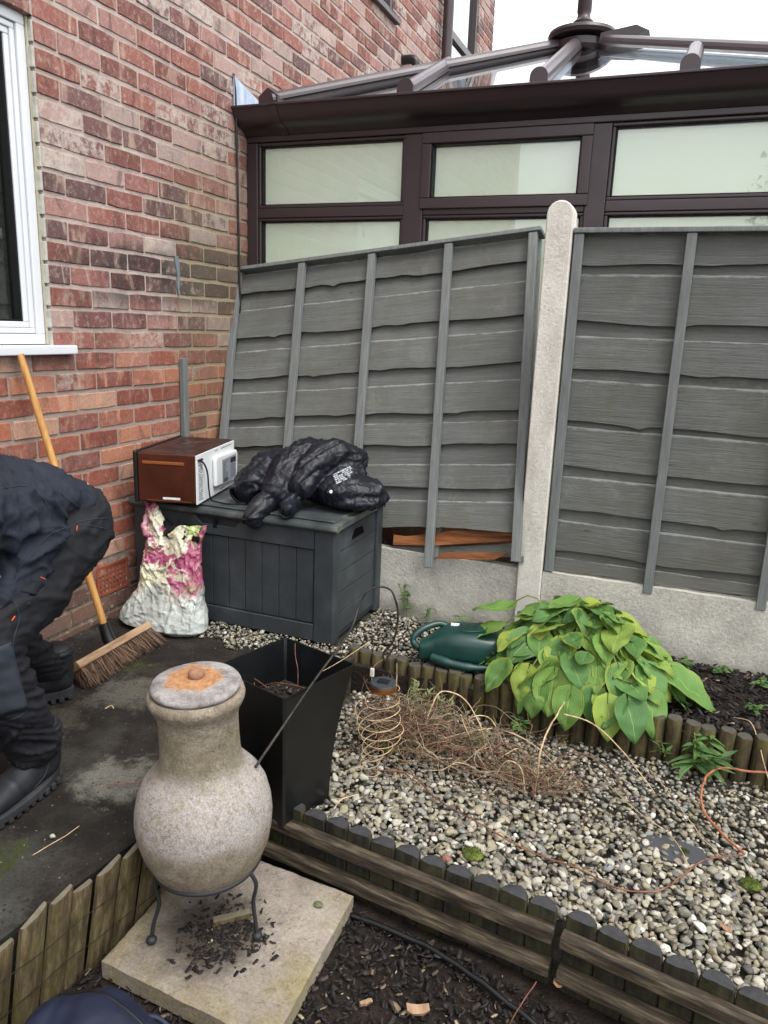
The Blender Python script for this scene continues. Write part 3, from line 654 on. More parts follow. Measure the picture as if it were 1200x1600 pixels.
# brown upper windows
for (ya, yb, za, zb), nm in ((W2, 'a'), (W3, 'b')):
    mb = MB(); frame_rect(mb, -.08, -.01, ya, yb, za, zb, .055)
    wf2 = mb.obj('window', MM['upvc_brown'], house, bevel=.003)
    mb = MB(); mb.box(-.08, -.02, ya+.057, yb-.057, za+.62, za+.68) if nm == 'b' else mb.box(-.08, -.02, (ya+yb)/2-.02, (ya+yb)/2+.02, za+.057, zb-.057)
    mb.obj('transom', MM['upvc_brown'], wf2, bevel=.003)
    mb = MB(); mb.box(-.05, -.045, ya+.05, yb-.05, za+.05, zb-.05); mb.obj('pane', glass('upper_glass_'+nm, '#dfe8e6', 2.6), wf2)
    mb = MB(); mb.box(-.27, -.2, ya-.01, yb+.01, za, zb); mb.obj('curtain', MM['blind'], wf2)
    mb = MB(); mb.box(-.05, .035, ya-.03, yb+.03, za-.025, za-.002); mb.obj('sill', MM['upvc_brown'], wf2, bevel=.003)
# air brick
ab = MB(); ab.box(-.03, .002, 2.256, 2.442, .102, .112); ab.box(-.03, .002, 2.256, 2.442, .216, .226); ab.box(-.03, .002, 2.256, 2.266, .112, .216); ab.box(-.03, .002, 2.432, 2.442, .112, .216)
for i in range(8): y = 2.268+i*.0205; ab.box(-.028, -.001, y+.0115, y+.019, .112, .216)
for j in range(5): z = .113+j*.0205; ab.box(-.028, -.0015, 2.266, 2.432, z+.011, z+.0185)
ao = ab.obj('air_brick', MM['terracotta'], house)
mb = MB(); mb.box(-.034, -.029, 2.256, 2.442, .102, .226); mb.obj('void', MM['black_void'], ao)
# downpipe, overflow elbow, lead flashing, cable, grey strip
dp = MB(); dp.tube([(.07, 6.2, 2.6), (.07, 6.2, 4.9)], .04, 16); dp.obj('downpipe', MM['upvc_brown'], house, smooth=True, auto=50)
el = MB(); el.tube(smoothpath([(-.02, 5.44, 3.0), (.07, 5.44, 3.0), (.10, 5.44, 2.97), (.10, 5.44, 2.86)], 5), .03, 12); el.obj('overflow_pipe', MM['black_plastic'], house, smooth=True, auto=60)
fl = MB(); fl.prism([(3.285, 2.135), (3.60, 2.135), (3.60, 2.21), (3.53, 2.235), (3.285, 2.292)], lambda p: (.008, *p), lambda p: (.004, *p))
fl.obj('flashing', MM['lead'], house)
cb = MB(); P = smoothpath([(.004, 3.289, 2.30), (.006, 3.292, 2.26), (.010, 3.295, 2.2), (.012, 3.30, 1.9), (.01, 3.312, 1.5), (.012, 3.315, 1.2)], 8); cb.tube(P, .005, 6)
tag(cb.obj('wall_cable', MM['black_plastic'], None, smooth=True), 'thin black cable running down the brick wall beside the brown window frame', 'cable')
cb = MB(); cb.box(.003, .026, 2.825, 2.86, .30, 1.035)
tag(cb.obj('wall_batten', MM['batten'], None, bevel=.002), 'upright grey painted timber strip fixed to the brick wall above the microwave', 'batten')
cb = MB(); rnd = random.Random(3)
pts = [(2.815, 1.46), (2.84, 1.465), (2.848, 1.43), (2.845, 1.40), (2.85, 1.375), (2.842, 1.33), (2.848, 1.31), (2.835, 1.305), (2.828, 1.34), (2.833, 1.38), (2.826, 1.41)]
cb.prism(pts, lambda p: (.004, *p), lambda p: (-.001, *p)); cb.obj('paint_smear', plain('grey_paint', '#6f777c', .6), house)

# ================================================================= CONSERVATORY
con = thing('conservatory', 'dark brown framed conservatory with pale blinds and glazed hipped roof behind the fence', 'conservatory', (0, 3.4, 0))
OFF = (0, 3.4, 0); YF = 3.40; XR = 2.42
UB = MM['upvc_brown']
def cpart(mb, name, mat=UB, bevel=.004, **k): return mb.obj(name, mat, con, bevel=bevel, off=OFF, **k)
for (xa, xb) in ((.002, .06), (.812, .905), (1.612, 1.695), (2.36, 2.42)):
    mb = MB(); mb.box(xa, xb, YF, YF+.07, .55, 2.03); cpart(mb, 'post')
bays = [(.06, .812), (.905, 1.612), (1.695, 2.36)]
for i, (xa, xb) in enumerate(bays):
    mb = MB(); mb.box(xa, xb, YF+.004, YF+.066, 1.694, 1.738); cpart(mb, 'transom')
    mb = MB(); mb.box(xa, xb, YF+.004, YF+.066, .55, .62); cpart(mb, 'bottom_rail')
    for (za, zb) in ((.62, 1.694), (1.738, 2.03)):
        wdt = .045 if (i == 1 and za > 1) else .014
        mb = MB(); pr = -.012 if wdt > .02 else .008
        z0_, z1_ = (za-.02, zb) if wdt > .02 else (za, zb)
        xa_, xb_ = (xa-.012, xb+.012) if wdt > .02 else (xa, xb)
        for bx in ((xa_, xb_, z0_, z0_+wdt), (xa_, xb_, z1_-wdt, z1_), (xa_, xa_+wdt, z0_+wdt, z1_-wdt), (xb_-wdt, xb_, z0_+wdt, z1_-wdt)):
            mb.box(bx[0], bx[1], YF+pr, YF+.05, bx[2], bx[3])
        fr = cpart(mb, 'sash_frame')
        q = MB(); q.box(xa+.01, xb-.01, YF+.028, YF+.034, za+.01, zb-.01); q.obj('pane', MM['glass'], fr, off=OFF)
        q = MB(); m_ = .006
        for bx in ((xa_+wdt, xb_-wdt, z0_+wdt, z0_+wdt+m_), (xa_+wdt, xb_-wdt, z1_-wdt-m_, z1_-wdt), (xa_+wdt, xa_+wdt+m_, z0_+wdt, z1_-wdt), (xb_-wdt-m_, xb_-wdt, z0_+wdt, z1_-wdt)):
            q.box(bx[0], bx[1], YF+pr+.012, YF+.05, bx[2], bx[3])
        q.obj('gasket', MM['rubber'], fr, off=OFF)
for xa, xb in ((.062, .81), (.907, 1.61), (1.697, 2.358)):
    mb = MB(); mb.add([(xa, YF+.045, .6), (xb, YF+.045, .6), (xb, YF+.045, 2.03), (xa, YF+.045, 2.03)], [(0, 1, 2, 3)]); cpart(mb, 'blind', MM['blind'], 0)
mb = MB(); mb.box(.0, 2.35, YF+.11, 6.4, -.02, .0); cpart(mb, 'floor', MM['pale'], 0)
mb = MB(); mb.box(.0, 2.35, 6.4, 6.45, -.02, 2.1); cpart(mb, 'back_wall', MM['pale'], 0)
mb = MB(); mb.box(.002, 2.42, YF-.002, YF+.08, 2.032, 2.10); cpart(mb, 'head_beam')
mb = MB(); mb.box(.0, 2.42, YF-.01, YF+.1, -.03, .55); cpart(mb, 'dwarf_wall', MM['brick'], 0)
# return side
mb = MB(); mb.box(2.352, 2.418, YF+.075, 6.4, -.03, .55); cpart(mb, 'dwarf_wall', MM['brick'], 0)
mb = MB(); mb.box(2.36, 2.42, YF+.085, 6.4, 2.03, 2.1); mb.box(2.36, 2.42, YF+.085, 6.4, 1.70, 1.76); mb.box(2.36, 2.42, YF+.085, 6.4, .55, .62)
for y in (4.2, 5.0, 5.8, 6.35): mb.box(2.362, 2.418, y, y+.06, .62, 2.03)
cpart(mb, 'side_frame')
mb = MB(); mb.box(2.385, 2.39, YF+.09, 6.4, .6, 2.05); cpart(mb, 'pane', MM['glass'], 0)
# gutter: ogee profile run along x
prof = [(3.40, 2.055), (3.385, 2.06), (3.37, 2.075), (3.35, 2.082), (3.325, 2.088), (3.305, 2.10), (3.292, 2.118), (3.285, 2.135), (3.275, 2.15), (3.268, 2.152), (3.268, 2.162), (3.285, 2.162), (3.30, 2.15), (3.34, 2.11), (3.395, 2.11)]
mb = MB(); mb.prism(prof, lambda p: (-.0, p[0], p[1]), lambda p: (2.50, p[0], p[1])); cpart(mb, 'gutter', UB, .002)
mb = MB(); mb.prism([(a-.004 if a < 3.39 else a, b-.003 if b < 2.15 else b+.002) for a, b in prof], lambda p: (.20, p[0], p[1]), lambda p: (.235, p[0], p[1])); cpart(mb, 'gutter_bracket', UB, .001)
mb = MB(); mb.box(.02, 2.45, 3.345, 3.40, 2.125, 2.178); cpart(mb, 'eaves_beam')
# roof bars
UR = plain('glare_brown_cap', '#4b4347', .33, .55)  # brown cap colour lifted paler and bluer to paint in glare on the bars
EY, EZ = 3.33, 2.175; BX, BY, BZ = 1.42, 4.19, 2.585
SL = (BZ-EZ)/(BY-EY)
def halfround(mb, a, b, w=.032, h=.035, n=8, base=.012):
    a = Vector(a); b = Vector(b); d = (b-a).normalized(); r = d.cross(Vector((0, 0, 1))).normalized(); u = r.cross(d).normalized()
    sec = [(-w, -base), (w, -base)]+[(w*cos(t), h*sin(t)) for t in np.linspace(0, pi, n)]
    mb.prism(sec, lambda p: a+r*p[0]+u*p[1], lambda p: b+r*p[0]+u*p[1])
for (x, yt) in ((.845, 3.86), (1.407, BY-.03), (1.965, 3.66)):
    mb = MB(); halfround(mb, (x, EY-.03, EZ-.012+.012), (x, yt, EZ+SL*(yt-EY)+.012)); ro = cpart(mb, 'rafter', UR, .0)
    mb = MB(); mb.prism([(.036*cos(t), .036*sin(t)) for t in np.linspace(0, pi, 12)]+[(-.036, -.02), (.036, -.02)], lambda p: (x+p[0], EY-.05, EZ+.008+p[1]), lambda p: (x+p[0], EY-.028, EZ+.008+p[1]))
    mb.obj('end_cap', UB, ro, off=OFF)
hipL = ((.19, EY-.02, EZ+.01), (BX-.03, BY, BZ+.01)); hipR = ((2.45, EY-.02, EZ+.01), (BX+.03, BY, BZ+.01))
for a, b in (hipL, hipR):
    mb = MB(); halfround(mb, a, b, .042, .03); mb2 = mb; cpart(mb, 'hip_bar', UR, 0)
mb = MB(); a, b = Vector(hipL[0]), Vector(hipL[1]); mb.bar(a-Vector((0, 0, .03)), b-Vector((0, 0, .03)), .05, .04); cpart(mb, 'under_bar', UB, .003)
mb = MB(); mb.prism([(-.05, -.03), (.05, -.03), (.05, .02), (0, .055), (-.05, .02)], lambda p: (.185+p[0], EY-.045-.02*p[0], EZ+p[1]), lambda p: (.20+p[0], EY-.015, EZ+p[1])); cpart(mb, 'end_cap', UB, 0)
mb = MB(); halfround(mb, (BX, BY, BZ), (BX, 6.4, BZ), .05, .035); cpart(mb, 'ridge', UR, 0)
# front glazing between hips, side glazing
mb = MB(); mb.add([(.2, EY, EZ-.004), (2.44, EY, EZ-.004), (BX, BY, BZ-.004)], [(0, 1, 2)]); mb.add([(.2, EY, EZ-.012), (2.44, EY, EZ-.012), (BX, BY, BZ-.012)], [(2, 1, 0)]); cpart(mb, 'roof_glazing', MM['roofglass'], 0)
mb = MB(); mb.add([(.19, EY+.02, EZ), (BX-.02, BY+.02, BZ-.005), (BX-.02, 6.4, BZ-.005), (.19, 6.4, EZ)], [(0, 1, 2, 3)]); cpart(mb, 'roof_glazing', MM['roofglass'], 0, fix=False)
mb = MB(); mb.add([(2.45, EY+.02, EZ), (BX+.02, BY+.02, BZ-.005), (BX+.02, 6.4, BZ-.005), (2.45, 6.4, EZ)], [(0, 1, 2, 3)]); cpart(mb, 'roof_glazing', MM['roofglass'], 0, fix=False)
mb = MB(); mb.box(.1, .19, EY+.03, 6.4, EZ-.06, EZ+.015); cpart(mb, 'box_gutter', UB, .004)
for y in (4.9, 5.6):
    mb = MB(); halfround(mb, (.19, y, EZ+.01), (BX, y, BZ+.005), .03, .03); halfround(mb, (2.45, y, EZ+.01), (BX, y, BZ+.005), .03, .03); cpart(mb, 'rafter', UR, 0)
# boss and finial
mb = MB(); mb.lathe([(.0, BZ+.005), (.155, BZ+.005), (.165, BZ+.02), (.16, BZ+.035), (.09, BZ+.052), (.045, BZ+.06)], 28, BX, BY-.02); bo = mb.obj('boss', UB, con, off=OFF, smooth=True, auto=35)
mb = MB(); mb.lathe([(.045, BZ+.06), (.05, BZ+.085), (.034, BZ+.10), (.03, BZ+.12), (.035, BZ+.13), (.035, BZ+.24), (.055, BZ+.28), (.06, BZ+.32), (.03, BZ+.38), (.008, BZ+.5)], 20, BX, BY-.02); mb.obj('finial', UB, bo, off=OFF, smooth=True, auto=40)
mb = MB(); mb.lathe([(.11, BZ-.055), (.125, BZ-.04), (.125, BZ-.01), (.06, BZ-.008)], 24, BX, BY-.02); mb.lathe([(.034, BZ-.16), (.04, BZ-.15), (.04, BZ-.07), (.03, BZ-.056)], 16, BX, BY-.02); mb.obj('boss_finial_mirror', UB, bo, off=OFF, smooth=True, auto=40)  # pendant added under the boss, standing in for the finial's mirror image
mb = MB(); mb.prism([(0, -.02), (.16, .0), (.22, -.03), (.14, -.05), (0, -.06)], lambda p: (BX+.1+p[0], BY-.12, BZ+.02+p[1]), lambda p: (BX+.1+p[0], BY+.08, BZ+.02+p[1])); mb.obj('ridge_end', UB, bo, off=OFF)

# ================================================================= FENCE
def waney(L, z0, z1, y0, y1, seed, amp0=.010, amp1=.006, th=.009, knots=1):
    """a thin board from u=0..L between heights z0..z1 with a wavy lower edge; y0/y1: depth at bottom/top"""
    mb = MB(); n = 44; R = random.Random(seed); kx = [(R.uniform(.1, .9)*L, R.uniform(.006, .014)) for _ in range(knots)]
    for i in range(n+1):
        u = L*i/n
        a = amp0*(NZ(u*3+seed*7.3, 1.)*1.3+.45*NZ(u*14+seed, 4.))+sum(-h*math.exp(-((u-k)/.018)**2) for k, h in kx)
        b = amp1*(NZ(u*4+seed*3.1, 8.)+.5*NZ(u*18+seed, 2.))
        zb = z0+a; zt = z1+b; yb = y0+.002*NZ(u*9, seed); yt = y1+.002*NZ(u*7, seed+5)
        mb.v += [(u, yb, zb), (u, (yb*.5+yt*.5)-.0015, (zb+zt)/2), (u, yt, zt), (u, yt+th, zt), (u, yb+th, zb)]
    for i in range(n):
        for k in range(5):
            a = i*5+k; b = i*5+(k+1) % 5; mb.f.append((a, b, b+5, a+5))
    mb.f += [(4, 3, 2, 1, 0), tuple(n*5+k for k in range(5))]
    return mb
# right-hand panel (upright)
fr = thing('lap_fence', 'upright grey painted waney edge fence panel to the right of the concrete post', 'fence panel', (1.655, 2.95, .28), group='grey lap fence panels')
fronts = [(1.451, 1.555), (1.248, 1.416), (1.075, 1.194), (.877, 1.036), (.704, .856), (.535, .664), (.367, .486), (.285, .333)]
LR = 1.62
for i, (a, b) in enumerate(fronts):
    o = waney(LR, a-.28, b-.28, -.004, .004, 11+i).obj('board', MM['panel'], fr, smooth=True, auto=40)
    if i < len(fronts)-1:
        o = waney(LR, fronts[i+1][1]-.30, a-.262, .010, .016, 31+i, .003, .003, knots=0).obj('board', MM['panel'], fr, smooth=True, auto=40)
for i, x in enumerate((.0, .378, .77, 1.155, 1.585)):
    mb = MB(); mb.box(x, x+.034, -.03, -.006, -.03 if 0 < i < 4 else 0, 1.272); mb.obj('batten', MM['batten'], fr, bevel=.0025)
    mb = MB(); mb.box(x, x+.034, .028, .05, 0, 1.27); mb.obj('rear_batten', MM['batten'], fr)
mb = MB(); mb.box(-.004, LR+.02, -.034, .052, 1.274, 1.292); mb.obj('capping', MM['batten'], fr, bevel=.003)
# left-hand panel, leaning back and slipped off its gravel board
lean = thing('lap_fence', 'leaning grey painted waney edge fence panel with broken bottom boards behind the storage box', 'fence panel', (0, 0, 0), group='grey lap fence panels')
a_, b_, c_ = -.091, .31, .114
e_ = Vector((cos(a_), sin(a_), 0)); n_ = Vector((-sin(a_), cos(a_), 0)); up_ = Vector((0, 0, 1))*cos(b_)+n_*sin(b_)
U_ = cos(c_)*e_+sin(c_)*up_; V_ = -sin(c_)*e_+cos(c_)*up_; W_ = -U_.cross(V_)*1.0
W_ = V_.cross(U_)*-1   # away from the camera
W_ = U_.cross(V_); W_ = W_ if W_.y > 0 else -W_
sp = .367; LL = 4*sp+.02; org = Vector((1.548, 2.862, .318))-U_*(4*sp)
lean.matrix_world = Matrix(((U_.x, W_.x, V_.x, org.x), (U_.y, W_.y, V_.y, org.y), (U_.z, W_.z, V_.z, org.z), (0, 0, 0, 1)))
HL = 1.35; k_ = HL/1.27
fl_ = [(1.165, 1.262), (.955, 1.09), (.765, .895), (.58, .70), (.45, .54), (.275, .37), (.115, .225)]
for i, (a, b) in enumerate(fl_):
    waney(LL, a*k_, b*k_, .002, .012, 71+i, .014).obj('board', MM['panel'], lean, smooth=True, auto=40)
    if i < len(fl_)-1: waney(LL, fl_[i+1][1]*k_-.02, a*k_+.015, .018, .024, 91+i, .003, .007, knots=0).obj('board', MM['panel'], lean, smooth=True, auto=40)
for i in range(5):
    x = i*sp-.012; lo = -.045 if i == 3 else (.0 if i else .0)
    mb = MB(); mb.box(x, x+.036, -.026, -.002, lo, HL-.003); mb.obj('batten', MM['batten'], lean, bevel=.0025)
    mb = MB(); mb.box(x, x+.036, .038, .058, 0, HL-.003); mb.obj('rear_batten', MM['batten'], lean)
mb = MB(); mb.box(-.03, LL+.02, -.03, .06, HL, HL+.018); mb.obj('capping', MM['batten'], lean, bevel=.003)
# broken remains of the lowest boards
mb = MB(); mb.prism([(.92, .045), (1.1, .05), (1.45, .085), (1.45, .12), (1.2, .118), (.98, .085), (.92, .09)], lambda p: (p[0], .03, p[1]), lambda p: (p[0], .045, p[1])); mb.obj('broken_board', MM['rawwood'], lean)
mb = MB(); mb.prism([(1.12, -.005), (1.38, .005), (1.44, .035), (1.30, .03), (1.16, .022)], lambda p: (p[0], .012, p[1]), lambda p: (p[0], .022, p[1])); mb.obj('broken_board', MM['rawwood'], lean)
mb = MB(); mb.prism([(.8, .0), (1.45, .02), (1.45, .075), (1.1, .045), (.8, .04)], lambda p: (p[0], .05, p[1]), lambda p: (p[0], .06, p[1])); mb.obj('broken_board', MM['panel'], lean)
# dark ground board behind
# concrete post with rounded top
def roundtop(x0, x1, zb, zt, n=12):
    r = (x1-x0)/2; cx = (x0+x1)/2
    return [(x0, zb), (x1, zb)]+[(cx+r*cos(t), zt-r+r*sin(t)) for t in np.linspace(0, pi, n)]
mb = MB(); mb.prism(roundtop(1.552, 1.648, -.4, 1.665), lambda p: (p[0], 2.905, p[1]), lambda p: (p[0], 3.0, p[1]))
tag(mb.obj('fence_post', MM['post'], None, bevel=.006, off=(0, 0, 0)), 'pale concrete fence post with a rounded top between the two grey panels', 'fence post')
def gb(x0, x1, zt, lab, seed):
    mb = MB(); n = 30
    for i in range(n+1):
        x = x0+(x1-x0)*i/n; t = zt(x)+.004*NZ(x*20, seed)
        mb.v += [(x, 2.925, -.3), (x, 2.925, t), (x, 2.975, t), (x, 2.975, -.3)]
    for i in range(n):
        for k in range(4): a = i*4+k; b = i*4+(k+1) % 4; mb.f.append((a, b, b+4, a+4))
    mb.f += [(3, 2, 1, 0), tuple(n*4+k for k in range(4))]
    tag(mb.obj('gravel_board', MM['gboard'], None), lab, 'gravel board', 'concrete gravel boards under the fence')
gb(.02, 1.55, lambda x: .275, 'pale concrete gravel board beside the storage box under the leaning panel', 1.)
gb(1.65, 3.4, lambda x: .276, 'pale concrete gravel board behind the hosta under the upright panel', 2.)

# ================================================================= GRAVEL, BARK
def scatter(name, pts, mat, protos, lab=None, flat=.75):
    """pts rows: x,y,z,size; each piece a small closed mesh with its own island"""
    V = []; F = []; b = 0; L = []
    for (x, y, z, s) in pts:
        pv, pf = protos[rng.integers(len(protos))]
        e = Euler((rng.uniform(-.5, .5), rng.uniform(-.5, .5), rng.uniform(0, 6.28))).to_matrix(); R_ = np.array(e)
        V.append((pv*s)@R_.T+np.array((x, y, z))); F.append(pf+b); b += len(pv)
    V = np.concatenate(V); F = np.concatenate(F)
    me = bpy.data.meshes.new(name); me.vertices.add(len(V)); me.vertices.foreach_set('co', V.ravel())
    me.loops.add(F.size); me.loops.foreach_set('vertex_index', F.ravel()); me.polygons.add(len(F))
    me.polygons.foreach_set('loop_start', np.arange(0, F.size, 3)); me.polygons.foreach_set('loop_total', np.full(len(F), 3))
    me.materials.append(mat); me.update(); me.validate()
    o = bpy.data.objects.new(name, me); link(o); o['kind'] = 'stuff'
    if lab: o['label'] = lab
    return o
def ico(sub):
    bm = bmesh.new(); bmesh.ops.create_icosphere(bm, subdivisions=sub, radius=1); v = np.array([q.co[:] for q in bm.verts]); f = np.array([[w_.index for w_ in q.verts] for q in bm.faces]); bm.free(); return v, f
def pebbles(sub, n, ang=.35):
    out = []
    for i in range(n):
        v, f = ico(sub); v = v.copy(); s = np.array((1, rng.uniform(.55, .95), rng.uniform(.32, .62)))
        for _ in range(11):        # knock flats off, so the stone is not an ellipsoid
            d = rng.normal(size=3); d /= np.linalg.norm(d); h = rng.uniform(.5, .85); t = v@d; m = t > h; v[m] -= np.outer(t[m]-h, d)*.85
        nz = np.array([NZ(*(q*1.3+i*7)) for q in v]); v = v*(1+nz*ang)[:, None]*s
        out.append((v*.5, f))
    return out
def poly_pts(n, x0, x1, y0, y1, zf, smin, smax, ok, jz=.008):
    # jittered grid packing
    st = math.sqrt((x1-x0)*(y1-y0)/n); out = []
    x = x0
    while x < x1:
        y = y0
        while y < y1:
            px = x+rng.uniform(-.5, .5)*st; py = y+rng.uniform(-.5, .5)*st
            if ok(px, py): s = smin+(smax-smin)*rng.random()**1.7; out.append((px, py, zf(px, py)+rng.uniform(-jz, jz), s))
            y += st
        x += st
    return out
def chips(n):
    out = []
    for i in range(n):
        L = 1; W = rng.uniform(.25, .6); H = rng.uniform(.06, .16); k = 5
        xs = np.linspace(-.5, .5, k); top = []; 
        v = []
        for j, x in enumerate(xs):
            w1 = W/2*(1-abs(x)*rng.uniform(.4, 1.5)*.9)+.02; c = rng.uniform(-.05, .05)+.12*(x*x)
            v += [(x, -w1+rng.uniform(-.05, .05), c), (x, w1+rng.uniform(-.05, .05), c+rng.uniform(-.03, .03)), (x, w1*.8, c-H), (x, -w1*.8, c-H)]
        f = []
        for j in range(k-1):
            for q in range(4):
                a = j*4+q; b = j*4+(q+1) % 4; f += [(a, b, b+4), (a, b+4, a+4)]
        f += [(0, 2, 1), (0, 3, 2), (4*k-4, 4*k-3, 4*k-2), (4*k-4, 4*k-2, 4*k-1)]
        out.append((np.array(v), np.array(f)[:, ::-1]))
    return out
CP0 = chips(24)
FA = ((1.14, 1.605), (1.965, 1.505)); FB = ((1.985, 1.492), (2.95, 1.315))
def front_y(x):
    if x < 1.975: return FA[0][1]+(x-FA[0][0])*(FA[1][1]-FA[0][1])/(FA[1][0]-FA[0][0])
    return FB[0][1]+(x-FB[0][0])*(FB[1][1]-FB[0][1])/(FB[1][0]-FB[0][0])
LOGP = [(1.03, 2.462), (1.15, 2.452), (1.30, 2.432), (1.5, 2.43), (1.72, 2.405), (1.98, 2.405), (2.2, 2.41), (2.45, 2.39), (2.8, 2.36), (3.4, 2.33)]
def log_y(x):
    for (a, b), (c, d) in zip(LOGP[:-1], LOGP[1:]):
        if a <= x <= c: return b+(d-b)*(x-a)/(c-a)
    return LOGP[0][1] if x < LOGP[0][0] else LOGP[-1][1]
PB2 = pebbles(2, 26); PB1 = pebbles(1, 20, .25)
gz = lambda x, y: -.110-.022*min(1, max(0, (y-1.9)/.4))+.008*NZ(x*4, y*4)+.012*max(0, 1-abs(y-front_y(x))/.12)
inbed = lambda x, y: x > 1.075 and y > front_y(x)+.03 and y < log_y(x)-.02
near = poly_pts(4300, 1.07, 2.75, 1.33, 2.0, lambda x, y: gz(x, y)-.001, .014, .038, lambda x, y: inbed(x, y) and y < 1.95 and x < 2.75)
near += poly_pts(2400, 1.07, 2.75, 1.33, 2.0, lambda x, y: gz(x, y)-.012, .019, .038, lambda x, y: inbed(x, y) and y < 1.95)
far = poly_pts(3600, 1.07, 2.9, 1.9, 2.5, lambda x, y: gz(x, y)-.002, .013, .032, lambda x, y: inbed(x, y) and y >= 1.94)
far += poly_pts(2000, 1.07, 2.9, 1.9, 2.5, lambda x, y: gz(x, y)-.013, .018, .034, lambda x, y: inbed(x, y) and y >= 1.94)
far += poly_pts(1500, 2.75, 4.0, 1.1, 2.4, gz, .022, .042, lambda x, y: inbed(x, y))
hole = lambda x, y: not ((x-2.2)**2*3+(y-1.90)**2*9 < .012)
scatter('gravel', [p for p in near if hole(p[0], p[1]) or rng.random() < .45], MM['pebble'], PB2, 'mixed grey and cream pebbles filling the garden bed')
scatter('garden_litter', poly_pts(900, 1.1, 2.6, 1.4, 2.4, lambda x, y: gz(x, y)+.010, .005, .018, lambda x, y: inbed(x, y) and NZ(x*5, y*5, 9)+rng.uniform(-.4, .4) > -.05, .006), MM['bark'], CP0, 'bits of bark and leaf litter between the pebbles')
scatter('gravel', far, MM['pebble'], PB1, 'pebbles at the back of the garden bed')
up = poly_pts(5200, .34, 1.6, 2.27, 2.92, lambda x, y: (.0 if x < 1.045 else -.018)+.002, .010, .028,
              lambda x, y: (x < 1.0 and y > 2.30+.1*NZ(x*9, 3) and y < 2.46 and .40 < x) or (x > .96 and y > (log_y(x)+.02 if x > 1.03 else 2.35) and y < 2.92 and x < 1.48+.05*NZ(y*9, 1)))
scatter('gravel', up, MM['pebble'], PB1, 'scattered pebbles round the foot of the storage box')
CP = CP0

lz = lambda x, y: -.252+.012*NZ(x*6, y*6)+.006*NZ(x*20, y*20)
offslab = lambda x, y: not (1.03 < x < 1.46 and 1.09 < y < 1.5)
lo_ok = lambda x, y: y < front_y(x)-.05 and offslab(x, y) and x > .98
scatter('bark_mulch', poly_pts(15000, .95, 2.9, .55, 1.55, lambda x, y: lz(x, y)+.004, .005, .024, lo_ok, .008), MM['bark'], CP, 'dark bark chips covering the lower bed in front of the edging')
scatter('bark_mulch', poly_pts(4200, 1.5, 3.3, 2.4, 2.93, lambda x, y: .006+.006*NZ(x*8, y*8), .008, .038, lambda x, y: y > log_y(x)+.025, .008), MM['bark'], CP, 'dark bark chips in the raised bed below the fence')
pz = lambda x, y: zp(x, y)
crumb = poly_pts(12000, .02, 1.04, .7, 2.32, lambda x, y: zp(x, y)-.0003, .0015, .0065, lambda x, y: x < edgex(y)-.04 and NZ(x*4, y*4, 3)+rng.uniform(-.5, .5) > -.15, .001)
gcr = G('soil_crumb'); MM['crumb'] = gcr.bsdf(gcr.ramp(gcr.rand(), [(0, '#2a241f'), (.5, '#3b342d'), (.8, '#57503f'), (.93, '#77715f')], 'CONSTANT'), .95, .2)
ic0 = [(v*.5*np.array((1, .8, .6)), f) for v, f in [ico(1)]*3]
scatter('soil_crumbs', crumb, MM['crumb'], ic0, 'loose soil crumbs on the dirty concrete patio')
ash = [(1.24+rng.normal()*.045, 1.265+rng.normal()*.05, -.196, rng.uniform(.004, .018)) for _ in range(420)]
scatter('ash_debris', ash, MM['bark'], CP, 'black charred crumbs on the slab under the clay burner')

# ================================================================= LOG EDGINGS
def logmesh(r, h, seed, half=False, mat=None):
    R = random.Random(seed); n = 14; mb = MB(); 
    ang = [2*pi*k/n for k in range(n)]
    def sec(k, z, s=1):
        a = ang[k]; q = r*s*(1+.05*NZ(cos(a)*2+seed, sin(a)*2, z*8))
        x, y = q*cos(a), q*sin(a)
        if half and y < -.15*r: y = -.15*r
        return (x, y, z)
    rows = [(0, 1), (h*.5, 1.0), (h-.005, 1.0), (h, .88)]
    for z, s in rows:
        for k in range(n): x, y, zz = sec(k, z, s); mb.v.append((x, y, zz+(.004*NZ(x*60, y*60, seed) if z == h else 0)))
    for i in range(len(rows)-1):
        for k in range(n): a = i*n+k; b = i*n+(k+1) % n; mb.f.append((a, b, b+n, a+n))
    mb.f += [tuple(range(n))[::-1]]; c = len(mb.v); mb.v.append((0, (.2*r if half else 0), h+.001)); mb.f += [((len(rows)-1)*n+k, (len(rows)-1)*n+(k+1) % n, c) for k in range(n)]
    me = mb.mesh('log', mat, True, fix=False); me.set_sharp_from_angle(angle=radians(45)); return me
LM = [logmesh(.0245, .19, i, mat=MM['log']) for i in range(7)]
er = thing('log_edging', 'curved row of short round green stained logs holding back the raised bed', 'edging', (1.03, 2.46, -.18))
x = 1.04; L_ = 0
while x < 3.3:
    y = log_y(x); new('log', random.choice(LM), er, (x-1.03, y-2.46, random.uniform(-.004, .012)), (random.uniform(-.03, .03), random.uniform(-.03, .03), random.uniform(0, 6)))
    x += random.uniform(.0488, .0515)
DM = [logmesh(.0345, .2, i+20, True, MM['darklog']) for i in range(6)]
